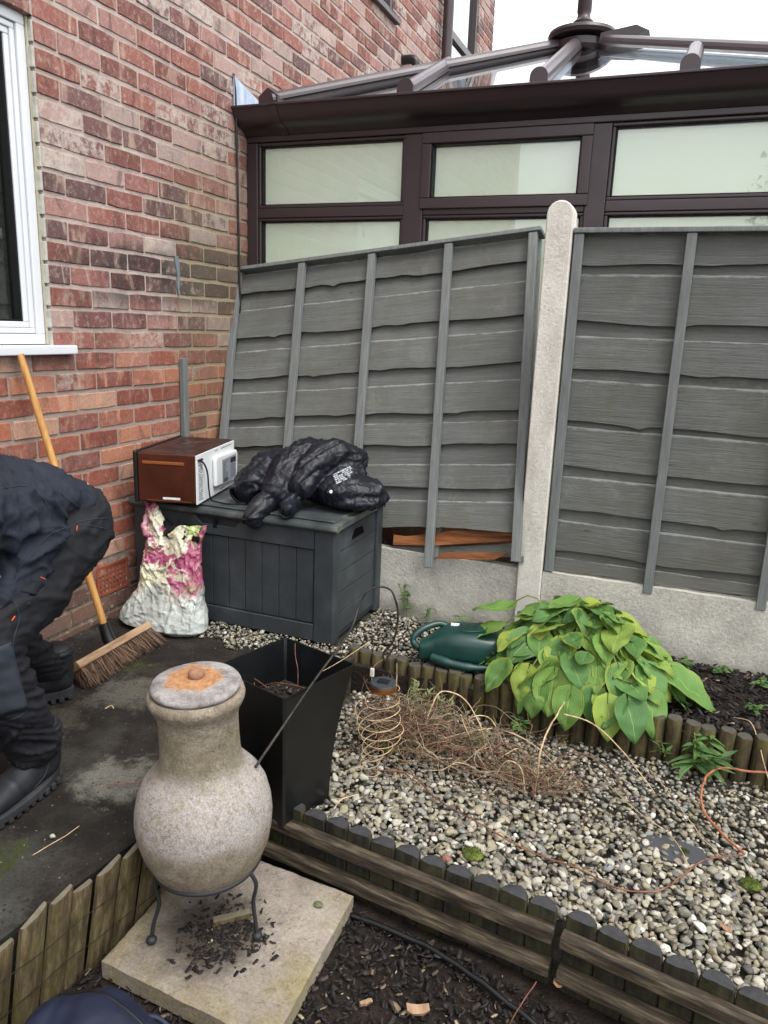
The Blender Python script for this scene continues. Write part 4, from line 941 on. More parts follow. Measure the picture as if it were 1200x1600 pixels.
def front_section(A, B, lab, n, zt):
    t = thing('log_edging', lab, 'edging', (A[0], A[1], -.27), group='front timber edging sections')
    d = Vector((B[0]-A[0], B[1]-A[1], 0)); L = d.length; an = math.atan2(d.y, d.x); t.rotation_euler = (0, 0, an)
    for i in range(n):
        me = random.choice(DM); new('half_log', me, t, (L*(i+.5)/n, 0, zt-.2+.27+random.uniform(-.004, .003)), (0, 0, random.uniform(-.05, .05)), (L/n/.0705, 1, 1))
    for zc, nm in ((zt-.048, 'rail'), (zt-.138, 'rail')):
        mb = MB(); N = 24
        for i in range(N+1):
            u = -.0+L*i/N; w1 = .0015*NZ(u*9, zc*40); mb.v += [(u, -.006, zc+.27-.017+w1), (u, -.036+w1, zc+.27-.017), (u, -.036+w1, zc+.27+.015), (u, -.006, zc+.27+.017+w1)]
        for i in range(N):
            for k in range(4): a = i*4+k; b = i*4+(k+1) % 4; mb.f.append((a, b, b+4, a+4))
        mb.f += [(3, 2, 1, 0), tuple(N*4+k for k in range(4))]
        mb.obj(nm, MM['rail'], t, bevel=.003)
    return t
front_section(FA[0], FA[1], 'dark half log edging with two rails, the longer run behind the slab', 12, -.066)
front_section(FB[0], FB[1], 'dark half log edging with two rails, the run at the bottom right corner', 14, -.056)
# left edging: weathered, uneven half logs holding the patio
le = thing('log_edging', 'weathered uneven timber edging with rusty wires along the patio beside the slab', 'edging', (1.0, 1.0, -.3))
y = 1.47; i = 0
while y > .35:
    wd = random.uniform(.05, .075); x = min(edgex(y), 1.06)-.012; h = random.uniform(-.012, .02)
    mb = MB(); n = 7; cx = x; sec = [(-wd/2, 0), (wd/2, 0)]+[(wd/2*cos(t)**1, -.015*sin(t)**.5) for t in np.linspace(.3, pi-.3, n)]
    mb2 = MB(); lo = -.3; hi = h+.01; sl_ = random.uniform(-.008, .008)
    N = len(sec); rows = [lo, -.15, -.03, hi-.006, hi]
    for ri, z in enumerate(rows):
        for p in sec:
            k = .92 if ri == 4 else 1
            mb2.v.append((x-.055+.055*(z+.3)/.3-p[1]*k*1.0+.002*NZ(p[0]*50, z*30, i), y+p[0]*k*(1+.05*NZ(z*20, i))+.0, z+(sl_*p[0]/wd*2 if z > -.1 else 0)+(.004*NZ(p[0]*25, i) if ri > 2 else 0)))
    for ri in range(len(rows)-1):
        for k in range(N): a = ri*N+k; b = ri*N+(k+1) % N; mb2.f.append((a, b, b+N, a+N))
    mb2.f += [tuple(range(N))[::-1], tuple(range((len(rows)-1)*N, len(rows)*N))]
    o = mb2.obj('half_log', MM['greylog'], le, smooth=True, auto=38, off=(1.0, 1.0, -.3))
    y -= wd+random.uniform(-.004, .003); i += 1
for zz, sag in ((-.075, .004), (-.17, .012)):
    mb = MB(); pts = [(min(edgex(y), 1.06)-.02-.055+.055*(zz+.3)/.3+.026+.002*sin(y*40), y, zz+sag*NZ(y*8, zz*10)) for y in np.linspace(1.46, .4, 40)]
    mb.tube(pts, .0008, 4); mb.obj('wire', MM['iron2'], le, off=(1.0, 1.0, -.3))

# ================================================================= SLAB + CHIMINEA
n = 46; mb = MB(); cs = [(1.028, 1.094), (1.479, 1.066), (1.463, 1.508), (1.012, 1.536)]
def sq(u, v): a = np.array(cs[0])*(1-u)+np.array(cs[1])*u; b = np.array(cs[3])*(1-u)+np.array(cs[2])*u; return a*(1-v)+b*v
for j in range(n):
    for i in range(n):
        u, v = i/(n-1), j/(n-1); p = sq(u, v); ed = min(u, v, 1-u, 1-v)
        z = -.2+.0025*NZ(p[0]*14, p[1]*14)+.0015*NZ(p[0]*60, p[1]*60)-(.004 if ed < .5/(n-1) else 0); w_ = .0012*NZ(u*9, v*9) if ed == 0 else 0
        mb.v.append((p[0]+w_, p[1]+w_, z))
mb.f = [(j*n+i, j*n+i+1, (j+1)*n+i+1, (j+1)*n+i) for j in range(n-1) for i in range(n-1)]
ring = list(range(n))+[j*n+n-1 for j in range(1, n)]+[(n-1)*n+i for i in range(n-2, -1, -1)]+[j*n for j in range(n-2, 0, -1)]
b = len(mb.v); mb.v += [(mb.v[i][0], mb.v[i][1], -.247) for i in ring]; m = len(ring); mb.f += [(ring[k], b+k, b+(k+1) % m, ring[(k+1) % m]) for k in range(m)]
tag(mb.obj('paving_slab', MM['slab'], None, smooth=True, auto=50), 'square cream concrete paving slab under the clay burner', 'slab')
CX, CY = 1.18, 1.30; TL = Euler((radians(2.0), radians(-1.2), 0))
ch = thing('chiminea', 'weathered grey clay chiminea pot with an orange stained lid on an iron stand', 'chiminea', (CX, CY, -.2), TL)
pr = [(.0, .118), (.04, .12), (.075, .132), (.105, .155), (.128, .185), (.145, .225), (.153, .265), (.156, .295), (.154, .325), (.146, .36), (.132, .388), (.114, .41), (.101, .423), (.094, .436), (.090, .455), (.0885, .49), (.088, .53), (.089, .552), (.093, .566), (.099, .577), (.105, .588), (.1075, .598), (.105, .608), (.099, .613), (.09, .612), (.085, .6), (.08, .56)]
mb = MB(); mb.lathe(pr, 96)
def cd_(v):
    x, y, z = v; a = math.atan2(y, x); k = 1+.012*NZ(x*9, y*9, z*9)
    # slight swelling where the mouth is, on the left and away from the camera
    da = math.atan2(sin(a-radians(170)), cos(a-radians(170))); bl = .0*math.exp(-(da/.5)**2)*math.exp(-((z-.28)/.08)**2)
    return (x*(k+bl), y*(k+bl), z+.002*NZ(x*12, y*12, 3))
mb.v = [cd_(v) for v in mb.v]
pot = mb.obj('pot', MM['clay'], ch, smooth=True)
mb = MB(); ld = [(.0, .614), (.088, .614), (.097, .616), (.0995, .622), (.096, .629), (.082, .634), (.05, .637), (.0, .639)]
mb.lathe(ld, 72); mb.v = [(x*(1+.02*NZ(x*12, y*12)), y*(1+.02*NZ(x*12, y*12)), z+.003*NZ(x*14, y*14, 2)) for x, y, z in mb.v]
lido = mb.obj('lid', MM['lid'], ch, smooth=True)
mb = MB(); mb.lathe([(.0, .632), (.014, .633), (.017, .639), (.019, .645), (.017, .651), (.01, .655), (.0, .656)], 20, 0.0, .004); mb.v = [(x*(1+.12*NZ(x*60, y*60)), y*(1+.12*NZ(x*60, y*60)), z) for x, y, z in mb.v]
mb.obj('knob', MM['terracotta'] if False else MAT('knob_clay', [(.3, '#6b4e3c'), (.6, '#94705a')], 40, bump=.8, bscale=90, bdist=.003), lido, smooth=True)
st = thing('chiminea_stand', 'black iron three legged ring stand carrying the clay pot', 'stand', (CX, CY, -.2))
mb = MB(); RR = .122; zr = .176
ringp = [Vector((RR*cos(a), RR*sin(a), zr)) for a in np.linspace(0, 2*pi, 60)]
Rm = TL.to_matrix(); mb.tube([Rm@p for p in ringp], .0062, 10, cap=False); mb.obj('ring', MM['iron'], st, smooth=True)
for fx, fy in ((1.101, 1.176), (1.316, 1.285), (1.10, 1.42)):
    f = Vector((fx-CX, fy-CY, .0)); d = f.normalized()
    pts = smoothpath([Rm@(Vector((d.x*(RR+.002), d.y*(RR+.002), zr+.004))), d*(RR+.012)+Vector((0, 0, .15)), d*(RR+.004)+Vector((0, 0, .10)), f*.96+Vector((0, 0, .05)), f+Vector((0, 0, .01))], 6)
    mb = MB(); mb.tube(pts, .0048, 8); lg = mb.obj('leg', MM['iron'], st, smooth=True)
    mb = MB(); mb.add((SV*np.array((.0125, .0125, .010))+np.array((f.x, f.y, .0115))).tolist(), SF); mb.obj('foot', MM['iron'], lg, smooth=True)
# timber offcut and bits on the slab
mb = MB(); mb.box(-.045, .045, -.009, .009, 0, .016); o = mb.obj('timber_offcut', MM['greylog'], None, bevel=.002); o.location = (1.23, 1.31, -.198); o.rotation_euler = (.1, 0, .75)
tag(o, 'short green stained timber offcut lying on the slab under the clay pot', 'offcut')

# ================================================================= PLANTER
pl = thing('planter', 'tall square tapered glossy black plastic planter with soil and dead sprigs', 'planter', (1.175, 1.668, -.112), (0, 0, radians(-16.5)))
H = .415; wt = .136; wb = .092
def ring4(w_, z, r=.006): return [(w_-r, -w_, z), (w_, -w_+r, z), (w_, w_-r, z), (w_-r, w_, z), (-w_+r, w_, z), (-w_, w_-r, z), (-w_, -w_+r, z), (-w_+r, -w_, z)]
mb = MB(); rows = []
for t in np.linspace(0, 1, 9): w_ = wb+(wt-wb)*(t**1.9); rows.append(ring4(w_, H*t))
for t in (1, .93, .6): rows.append(ring4(wb+(wt-wb)*(t**1.9)-.004, H*t))
for r_ in rows: mb.v += r_
for i in range(len(rows)-1):
    for k in range(8): a = i*8+k; b = i*8+(k+1) % 8; mb.f.append((a, b, b+8, a+8))
mb.f.append(tuple(range(8))[::-1]); mb.obj('pot', MM['planter'], pl, smooth=True, auto=30)
mb = MB(); n = 18
wS = .104
mb.v = [((i/(n-1)*2-1)*wS, (j/(n-1)*2-1)*wS, .30+.035*math.exp(-((i/(n-1)-.45)**2+(j/(n-1)-.5)**2)*9)+.012*NZ(i*.6, j*.6)) for j in range(n) for i in range(n)]
mb.f = [(j*n+i, j*n+i+1, (j+1)*n+i+1, (j+1)*n+i) for j in range(n-1) for i in range(n-1)]
mb.obj('soil', MM['soil'], pl, smooth=True)
V_c = MB()
for _ in range(260):
    x, y = rng.uniform(-.09, .09, 2); v, f = CP[rng.integers(24)]; s = rng.uniform(.006, .02); R_ = np.array(Euler((rng.uniform(-1, 1), rng.uniform(-1, 1), rng.uniform(0, 6))).to_matrix())
    V_c.add(((v*s)@R_.T+np.array((x, y, .304+.035*math.exp(-((x/.2)**2+(y/.2)**2)*9)))).tolist(), f.tolist())
o = V_c.obj('soil_lumps', MM['bark'], pl, fix=False); o['kind'] = 'stuff'
mb = MB()
for pts, r_ in (([(.0, .05, .33), (-.02, .07, .37), (-.05, .09, .40), (-.06, .1, .43)], .0010), ([(-.08, -.02, .33), (-.04, .0, .35), (.02, .02, .355), (.06, .03, .35), (.075, .03, .33)], .0011), ([(-.09, -.03, .345), (-.06, -.05, .34), (-.03, -.06, .33)], .0014), ([(-.1, -.02, .35), (-.07, -.02, .345), (-.05, -.02, .34)], .0014)):
    mb.tube(smoothpath(pts, 5), r_, 5)
mb.obj('dead_sprig', MM['redstem'], pl, smooth=True)
def leafmesh(name, mat, L=1., W=.7, n=9, heart=.25, fold=.12, droop=.35, tip=.25, wave=.03, seed=0):
    """leaf from base (0,0,0) pointing +x"""
    V = []; UV = []; m = 7
    for i in range(n+1):
        t = i/n; w_ = (math.sin(pi*min(1, t**.62*.97+.03))**.8)*W/2 if t < 1 else 0.0
        if t < .04: w_ *= .3
        w_ *= (1-tip*t**4)
        for j in range(m):
            s = j/(m-1)*2-1; back = heart*L*abs(s)**1.5*max(0, 1-t*2.2)
            x = L*t-back; y = s*w_
            z = fold*W*abs(s)**1.3*(1-t*.6)-droop*L*t*t-(.12*W*s*s if True else 0)*t+wave*L*NZ(t*4+seed, s*2, seed)
            V.append((x, y, z)); UV.append((.5+s*.5, t))
    F = [(i*m+j, (i+1)*m+j, (i+1)*m+j+1, i*m+j+1) for i in range(n) for j in range(m-1)]
    me = bpy.data.meshes.new(name); me.from_pydata(V, [], F); uvl = me.uv_layers.new(name='UVMap')
    for lp in me.loops: uvl.data[lp.index].uv = UV[lp.vertex_index]
    me.materials.append(mat); me.shade_smooth(); return me
lm_s = leafmesh('leaf', MM['weed'], .02, .012, 6)
new('leaf', lm_s, pl, (-.06, -.10, .35), (0, -.6, 2.))

# shepherd hook
hk = MB(); pts = smoothpath([(1.2803, 1.340, .211), (1.281, 1.365, .221), (1.283, 1.41, .237), (1.293, 1.607, .309), (1.303, 1.80, .371), (1.300, 1.87, .421), (1.315, 1.885, .462), (1.345, 1.90, .482), (1.375, 1.91, .478), (1.391, 1.91, .461), (1.403, 1.92, .402), (1.393, 1.92, .321), (1.364, 1.92, .276), (1.368, 1.925, .252), (1.392, 1.94, .299)], 7)
hk.tube(pts, [.0033]*len(pts), 8); ho = hk.obj('garden_hook', MM['iron2'], None, smooth=True)
tag(ho, 'thin black metal crook hook leaning across the rim of the black planter', 'hook')
# solar lantern of coiled pale wire
lt = thing('solar_lantern', 'solar lantern with a copper rimmed cap over coiled pale wire hoops', 'lantern', (1.325, 2.03, .0))
mb = MB(); mb.lathe([(.0, .098), (.040, .098), (.043, .102), (.043, .116), (.0425, .118)], 32); mb.obj('cap_rim', MM['lampcopper'], lt, smooth=True, auto=40)
mb = MB(); mb.lathe([(.0, .119), (.042, .119), (.040, .124), (.0, .126)], 32); sc_ = mb.obj('solar_cap', plain('cap_grey', '#34363b', .5), lt, smooth=True, auto=40)
mb = MB(); mb.box(-.018, .018, -.014, .014, .1262, .128); mb.obj('solar_cell', plain('solar_cell', '#1b1d25', .2), sc_)
mb = MB(); N = 420; pts = []
for i in range(N):
    t = i/N; a = t*2*pi*9; R_ = .03+.045*math.sin(pi*min(1, t*1.1+.12))**.8*(1-.35*t); R_ *= 1+.12*NZ(a*.7, 2.)
    pts.append((R_*cos(a)+.03*t-.012*sin(t*9)+.012*NZ(t*9, 1.), R_*sin(a)-.14*t+.01*NZ(t*9, 5.), .095-.20*t**.85+.012*sin(a+1)))
pts = [p if p[2] > -.1 else (p[0], p[1], -.1+.3*(p[2]+.1)) for p in pts]
mb.tube(pts, .0014, 5); mb.obj('wire_coil', MM['straw'], lt, smooth=True)
mb = MB(); mb.tube(smoothpath([(-.04, 0, .11), (-.038, .0, .15), (-.03, 0, .175), (.0, -.01, .205), (.008, -.01, .215)], 5), .0014, 5); mb.tube([(.042, 0, .11), (.04, .01, .15), (.038, .01, .19)], .0012, 5); mb.obj('hanger', MM['straw'], lt)
mb = MB(); mb.box(-.045, -.033, -.004, .004, .135, .162); mb.obj('tag', plain('tag_white', '#cfcdbf', .6), lt, bevel=.001)

# ================================================================= STORAGE BOX
bxT = thing('storage_box', 'dark grey plastic garden storage box standing by the brick wall', 'storage box', (.03, 2.455, 0))
OB = (.03, 2.455, 0)
def bp(mb, nm, mat, par=bxT, bevel=.004, **k): return mb.obj(nm, mat, par, bevel=bevel, off=OB, **k)
mb = MB(); mb.box(.045, .935, 2.475, 2.90, .004, .45); bp(mb, 'body', MM['boxp'])
for (x0, x1) in ((.03, .10), (.862, .95)):
    mb = MB(); mb.prism([(x0, 2.455), (x1, 2.455), (x1, 2.515), (x0, 2.515)], lambda p: (p[0], p[1], 0), lambda p: (p[0], p[1], .465)); bp(mb, 'corner_post', MM['boxp'], bevel=.008)
mb = MB(); mb.box(.91, .955, 2.872, 2.93, 0, .468); bp(mb, 'corner_post', MM['boxp'], bevel=.006)
mb = MB(); mb.box(.03, .08, 2.872, 2.93, 0, .468); bp(mb, 'corner_post', MM['boxp'], bevel=.006)
nx = 10; xs = np.linspace(.103, .860, nx+1)
for i in range(nx):
    mb = MB(); mb.box(xs[i]+.0012, xs[i+1]-.0012, 2.463, 2.48, .078, .372); bp(mb, 'plank', MM['boxp'], bevel=.0025)
mb = MB(); mb.box(.10, .862, 2.457, 2.48, .006, .074); bp(mb, 'bottom_band', MM['boxp'])
mb = MB(); mb.prism([(.10, .376), (.862, .376), (.862, .455), (.55, .455), (.515, .418), (.36, .418), (.325, .455), (.10, .455)], lambda p: (p[0], 2.455, p[1]), lambda p: (p[0], 2.48, p[1])); bp(mb, 'top_band', MM['boxp'], bevel=.003)
mb = MB(); mb.box(.42, .435, 2.452, 2.462, .405, .44); bp(mb, 'latch', MM['black_plastic'], bevel=.001)
zs = np.linspace(.03, .445, 6)
for i in range(5):
    mb = MB(); mb.box(.925, .9435, 2.518, 2.869, zs[i]+.0012, zs[i+1]-.0012)
    o = bp(mb, 'side_plank', MM['boxph'], bevel=.0025)
mb = MB(); mb.prism([(2.60, .385), (2.755, .385), (2.735, .425), (2.715, .432), (2.65, .432), (2.625, .42)], lambda p: (.947, *p), lambda p: (.9438, *p)); hd = bp(mb, 'side_handle', MM['boxph'], bevel=.001)
mb = MB(); mb.prism([(2.618, .388), (2.74, .388), (2.722, .42), (2.65, .425), (2.632, .415)], lambda p: (.9482, *p), lambda p: (.9472, *p)); mb.obj('recess', MM['black_void'], hd, off=OB)
mb = MB(); mb.prism([(2.435, .464), (2.445, .452), (2.475, .458), (2.90, .462), (2.935, .455), (2.935, .478), (2.70, .488), (2.50, .486), (2.44, .480)], lambda p: (.018, *p), lambda p: (.965, *p)); ld = bp(mb, 'lid', MM['lidp'], bevel=.004)
mb = MB(); mb.box(.30, .94, 2.47, 2.91, .484, .4925); bp(mb, 'lid_panel', MM['lidp'], ld, bevel=.004)
# ================================================================= MICROWAVE
MA = .241; mw = thing('microwave', 'copper coloured microwave with its white back panel facing out, on the storage box', 'microwave', (.373, 2.409, .493), (0, 0, MA))
# local: x along -depth (0 back .. -.238 front), y along width
D_, WW, HH = .25, .447, .205
mb = MB(); mb.box(-D_+.012, 0, 0, WW, .008, HH); mb.obj('case', MM['copper'], mw, bevel=.008, seg=3)
mb = MB(); mb.box(-D_-.004, -D_+.013, -.004, WW+.004, .004, HH+.004); mb.obj('door', MM['black_plastic'], mw, bevel=.006)
mb = MB(); mb.box(-.001, .004, .002, WW-.002, .008, HH-.004); bk = mb.obj('back_panel', MM['white_enamel'], mw, bevel=.001)
mb = MB(); mb.prism([(.17, .045), (.43, .03), (.44, .15), (.425, .165), (.18, .172), (.165, .16)], lambda p: (.0235, *p), lambda p: (.004, *p)); bb = mb.obj('raised_panel', MM['white_enamel'], mw, bevel=.012, seg=3)
mb = MB(); mb.box(.0236, .0242, .235, .41, .045, .148); lb = mb.obj('rating_label', MM['label_blue'], mw)
mb = MB(); mb.box(.0243, .0246, .335, .405, .118, .14); mb.obj('dark_patch', MM['label_dark'], lb)
mb = MB()
for i in range(13): mb.box(.0243, .0246, .335, .335+random.uniform(.055, .07), .054+i*.0048, .0555+i*.0048)
for i in range(15): mb.box(.0243, .0246, .243, .243+random.uniform(.03, .075), .055+i*.0058, .0572+i*.0058)
mb.box(.0243, .0246, .25, .30, .05, .065)
mb.obj('label_text', MM['print_ink'], lb)
mb = MB()
for j in range(20):
    for i in range(6):
        if random.random() < .85: y = .022+i*.0075; z = .02+j*.0072; mb.box(.0042, .0048, y, y+.004, z, z+.0035)
for i in range(14):
    if i not in (3, 4): mb.box(.0042, .0048, .2+i*.015, .2+i*.015+.007, .188, .192)
for i in range(3): mb.box(.0042, .0048, .26+i*.02, .27+i*.02, .016, .02)
mb.obj('vent_holes', MM['black_void'], bk)
mb = MB(); mb.box(-.215, -.045, -.0005, .004, .160, .172); g1 = mb.obj('side_groove', MM['copperbright'], mw, bevel=.0015); g1.location = (0, -.003, 0)
mb = MB(); mb.box(-.135, -.065, -.0022, .001, .0225, .031); mb.obj('sticker', MM['white_enamel'], mw)
mb = MB(); mb.box(-.2, -.02, -.002, .001, .016, .018); mb.obj('trim_line', MM['copperbright'], mw)
for x, y in ((-.21, .03), (-.03, .03), (-.21, .41), (-.03, .41)):
    mb = MB(); mb.lathe([(.01, 0), (.01, .009)], 12, x, y); mb.obj('foot', MM['rubber'], mw)
mb = MB(); mb.box(.0042, .014, .012, .05, .178, .185); mb.obj('cord_clip', MM['black_plastic'], bk, bevel=.001)
R_ = Matrix.Rotation(MA, 3, 'Z')
cp = [R_@Vector(p)+Vector((.373, 2.409, .493)) for p in ((.012, .025, .18), (.018, .05, .16), (.02, .075, .12), (.02, .085, .06), (.025, .09, .015), (.04, .1, .003))]
cp += [Vector(p) for p in ((.47, 2.50, .498), (.50, 2.53, .498), (.54, 2.56, .499), (.58, 2.60, .499), (.60, 2.57, .500), (.57, 2.53, .501), (.53, 2.545, .503), (.535, 2.59, .503), (.58, 2.62, .503), (.63, 2.60, .500), (.66, 2.58, .499))]
mb = MB(); mb.tube(smoothpath(cp, 7), .0035, 7); mb.box(.655, .69, 2.565, 2.60, .494, .512)
mb.v = [tuple(v) for v in mb.v]
o = mb.obj('power_cord', MM['black_plastic'], mw, smooth=True, auto=50)
o.matrix_parent_inverse = (Matrix.Translation((.373, 2.409, .493))@Matrix.Rotation(MA, 4, 'Z')).inverted()

# ================================================================= COMPOST SACK
sk = thing('compost_sack', 'half full white compost sack with pink and green print slumped before the storage box', 'sack', (.262, 2.33, 0))
def sack():
    mb = MB(); nz_, na = 120, 230; V = []
    xl = lambda t: np.interp(t, [0, .04, .12, .3, .6, .85, 1], [-.15, -.205, -.19, -.125, -.105, -.095, -.10])
    xr_ = lambda t: np.interp(t, [0, .04, .12, .3, .6, .85, 1], [.165, .195, .195, .175, .155, .145, .158])
    dp = lambda t: np.interp(t, [0, .05, .2, .45, .75, 1], [.07, .095, .085, .055, .03, .010])
    topz = lambda s: .41+.016*NZ(s*3, 7.)+(.09*max(0, (-s-.55)/.45)**.6 if s < -.55 else 0)+.02*max(0, s-.3)-.025*math.exp(-((s+.3)/.2)**2)
    for j in range(nz_+1):
        t = j/nz_
        for k in range(na):
            a = 2*pi*k/na; ca, sa = cos(a), sin(a); s = math.copysign(abs(ca)**.85, ca)
            x = (xl(t)+xr_(t))/2+(xr_(t)-xl(t))/2*s
            y = dp(t)*math.copysign(abs(sa)**.8, sa); z = topz(s)*t
            am = .008*(.4+t) if t > .02 else .002
            u = k/na*8
            cr = max(0, 1-abs(NZ(x*9+t*3, z*6+sa, 3.))*9)**1.2-.2
            cr2 = max(0, 1-abs(NZ(x*18-z*15, z*17+x*11, 9.+sa))*8)**1.2-.2
            y += math.copysign(1, sa)*am*.75*cr+math.copysign(1, sa)*am*.45*cr2
            x += .006*NZ(z*20, a*2, 1.)
            y += math.copysign(1, sa)*(crease((x, z, sa*.1), 6, .009, 2.)+crease((x+z*.8, z-x*.5, sa*.1), 13, .006, 8.)+crease((x-z, z+x, sa*.1), 26, .0012, 1.))*(.3+.7*min(1, t*3))
            y += .05*t*t+.03*t
            V.append((x, y, max(.0, z)))
    mb.v = V; mb.f = [(j*na+k, j*na+(k+1) % na, (j+1)*na+(k+1) % na, (j+1)*na+k) for j in range(nz_) for k in range(na)]
    mb.f.append(tuple(range(na))[::-1]); return mb
o = sack().obj('sack_body', MM['sack'], sk, smooth=True, fix=False)
mb = MB(); N = 20
for j in range(N+1):
    t = j/N; w_ = .036*(1-t*.75)+.003; cx = -.075-.055*t; 
    for k in range(9):
        s = k/8*2-1; mb.v.append((cx+w_*s, .035+.012*sin(s*3+t*6)+.05*t+.012*NZ(s*3, t*7), .36+.15*t+.012*NZ(s*2, t*6, 4)))
mb.f = [(j*9+k, j*9+k+1, (j+1)*9+k+1, (j+1)*9+k) for j in range(N) for k in range(8)]
o = mb.obj('sack_ear', MM['sack'], sk, smooth=True); so_ = o.modifiers.new('s', 'SOLIDIFY'); so_.thickness = .002
mb = MB(); mb.v = [(-.10+.24*i/12, .05+.012*NZ(i*.8, 1.)+.018*j, .36+j*.03+.018*NZ(i*.9, j*3.)) for j in range(3) for i in range(13)]
mb.f = [(j*13+i, j*13+i+1, (j+1)*13+i+1, (j+1)*13+i) for j in range(2) for i in range(12)]
o = mb.obj('inner_lining', MM['black_plastic'], sk, smooth=True); q = o.modifiers.new('s', 'SOLIDIFY'); q.thickness = .002

# ================================================================= PUFFER JACKET
def pf(pts, radii, puff=.22, seg=.055):
    """quilted tube: radius swells between seams"""
    P = smoothpath(pts, 10); R = np.interp(np.linspace(0, len(pts)-1, len(P)), range(len(pts)), radii); out = []; s = 0
    for i, p in enumerate(P):
        if i: s += (p-P[i-1]).length
        k = 1-puff+puff*abs(math.sin(pi*s/seg))**.5; out.append(((p.x, p.y, p.z), R[i]*k))
    return out
JX = thing('puffer_jacket', 'crumpled black quilted puffer jacket with a white print heaped on the storage box', 'jacket', (.72, 2.66, .493))
ch_ = [[((.08, .06, .08), (.17, .12, .08)), ((.10, .09, .12), (.13, .10, .08))],
       [((.17, .0, .085), (.11, .11, .06)), ((.24, .03, .085), (.09, .09, .045))], [((.2, .02, .045), (.13, .12, .045)), ((.27, .06, .05), (.06, .08, .035))],
       pf([(-.02, .06, .12), (-.09, .0, .14), (-.16, -.04, .115), (-.20, -.075, .07)], [.065, .082, .084, .078], .26, .07),
       pf([(.05, .12, .18), (-.02, .05, .19), (-.05, -.05, .15), (-.065, -.12, .07)], [.068, .074, .072, .062], .26, .07),
       pf([(.16, .14, .17), (.09, .05, .20), (.05, -.03, .165), (.03, -.09, .10)], [.062, .068, .066, .060], .24, .07),
       pf([(-.075, -.13, .055), (-.095, -.19, .015), (-.10, -.235, -.02)], [.045, .044, .040], .14, .04),
       pf([(.01, -.12, .04), (.02, -.18, .03), (.035, -.21, .024)], [.04, .032, .028], .1, .04)]
def jq(c, n):
    x, y, z = c; q = x*.85-y*.35-z*.35+.012*NZ(x*9, y*9, z*9)
    w_ = 1 if x < .12 else max(0, 1-(x-.12)/.05); k = abs(sin(pi*q/.056))
    w_ *= .35+.65*min(1, max(0, (x+.02)/.08))
    return w_*(.013*min(1, k*1.5)**.6-.009)+crease(c, 13, .0035, 2.)+crease((y, z, x), 8, .009, 6.)*(1-w_*.7)+crease(c, 30, .0016, 4.)
blob('jacket_body', ch_, .0055, MM['puffer'], JX, 3, jq)
jb = JX.children[0]
mb = MB(); vd = (Vector((.85, 2.6, .6))-CAMP).normalized(); ax1 = Vector((.06, .03, .034)).normalized(); ax2 = Vector((-.25, -.35, .9)).normalized(); ce = Vector((.19, -.07, .15))
R2 = random.Random(4)
for r_ in range(6):
    u = -.03
    while u < .03+.004*r_:
        L = R2.uniform(.004, .012); z_ = -.022+r_*.0078
        q = [ce+ax1*(u+dx)+ax2*(z_+dz) for dx, dz in ((0, 0), (L, 0), (L, .0056), (0, .0056))]
        mb.add(q, [(0, 1, 2, 3)]); u += L+R2.uniform(.001, .0025)
onto(mb, jb, .0015, vd); o = mb.obj('print', MM['white_print'], JX, fix=False)
mb = MB(); mb.lathe([(.0, 0), (.007, 0), (.006, .003), (.0, .003)], 14); o = mb.obj('stud', MM['white_enamel'], JX); q = MB(); q.v = [tuple(ce+Vector((-.02, -.05, -.055)))]; onto(q, jb, .001, vd); o.location = q.v[0]; o.rotation_euler = (-vd).to_track_quat('Z', 'Y').to_euler()
for c0, r_, dr in (((-.108, -.248, -.03), .032, (.1, -.5, -.8)), ((-.088, -.165, .045), .034, (.1, -1, -.35)), ((.036, -.226, .02), .022, (.4, -1, -.1)), ((-.245, -.12, .035), .04, (-.3, -1, -.5))):
    mb = MB(); mb.lathe([(r_*.86, -.006), (r_, 0), (r_*.9, .006), (r_*.78, .002), (r_*.7, -.015), (0, -.016)], 22); o = mb.obj('cuff', MM['puffer'], JX, smooth=True, fix=True); o.location = c0; o.rotation_euler = Vector(dr).to_track_quat('Z', 'Y').to_euler()
    mb = MB(); mb.lathe([(0, .0), (r_*.72, .0)], 20, cap=False); q = mb.obj('cuff_hollow', MM['black_void'], o)
mb = MB(); mb.tube(smoothpath([(.02, -.15, .13), (.03, -.13, .17), (.06, -.06, .2), (.10, .0, .215), (.14, .05, .2)], 6), .003, 6); onto(mb, jb, .001, vd); mb.obj('zip', MM['black_plastic'], JX, fix=False)
mb = MB(); mb.tube(smoothpath([(.24, .03, .04), (.27, .03, .03), (.29, .02, .01)], 4), [.008]*4+[.012]*5, 6); mb.obj('strap', MM['puffer'], JX, smooth=True)

# ================================================================= BROOM
br = thing('broom', 'stiff bristle yard broom with a pale wooden handle leaning on the brick wall', 'broom', (.31, 1.985, 0))
hd0 = Vector((.313, 1.79, .062)); hd1 = Vector((.295, 2.185, .062)); ax = (hd1-hd0).normalized(); hb = (hd0+hd1)/2+Vector((-.02, .0, .03)); ht = Vector((.028, 1.935, 1.07))
hdir = (ht-hb).normalized()
nrm = ax.cross(Vector((0, 0, 1))).normalized()       # +x side
bd = (Vector((nrm.x, nrm.y, 0))*.62-Vector((0, 0, 1))*.78).normalized(); sd_ = ax.cross(bd).normalized()
def bx6(mb, c, dx, dy, dz, hx, hy, hz):
    vs = [c+dx*i*hx+dy*j*hy+dz*k*hz for k in (-1, 1) for j in (-1, 1) for i in (-1, 1)]
    mb.add(vs, [(0, 1, 3, 2), (4, 6, 7, 5), (0, 4, 5, 1), (2, 3, 7, 6), (0, 2, 6, 4), (1, 5, 7, 3)])
OBR = (.31, 1.985, 0); bc = (hd0+hd1)/2
mb = MB(); bx6(mb, bc, ax, sd_, bd, .197, .027, .014); mb.obj('block', MM['broomwood'], br, bevel=.004, off=OBR)
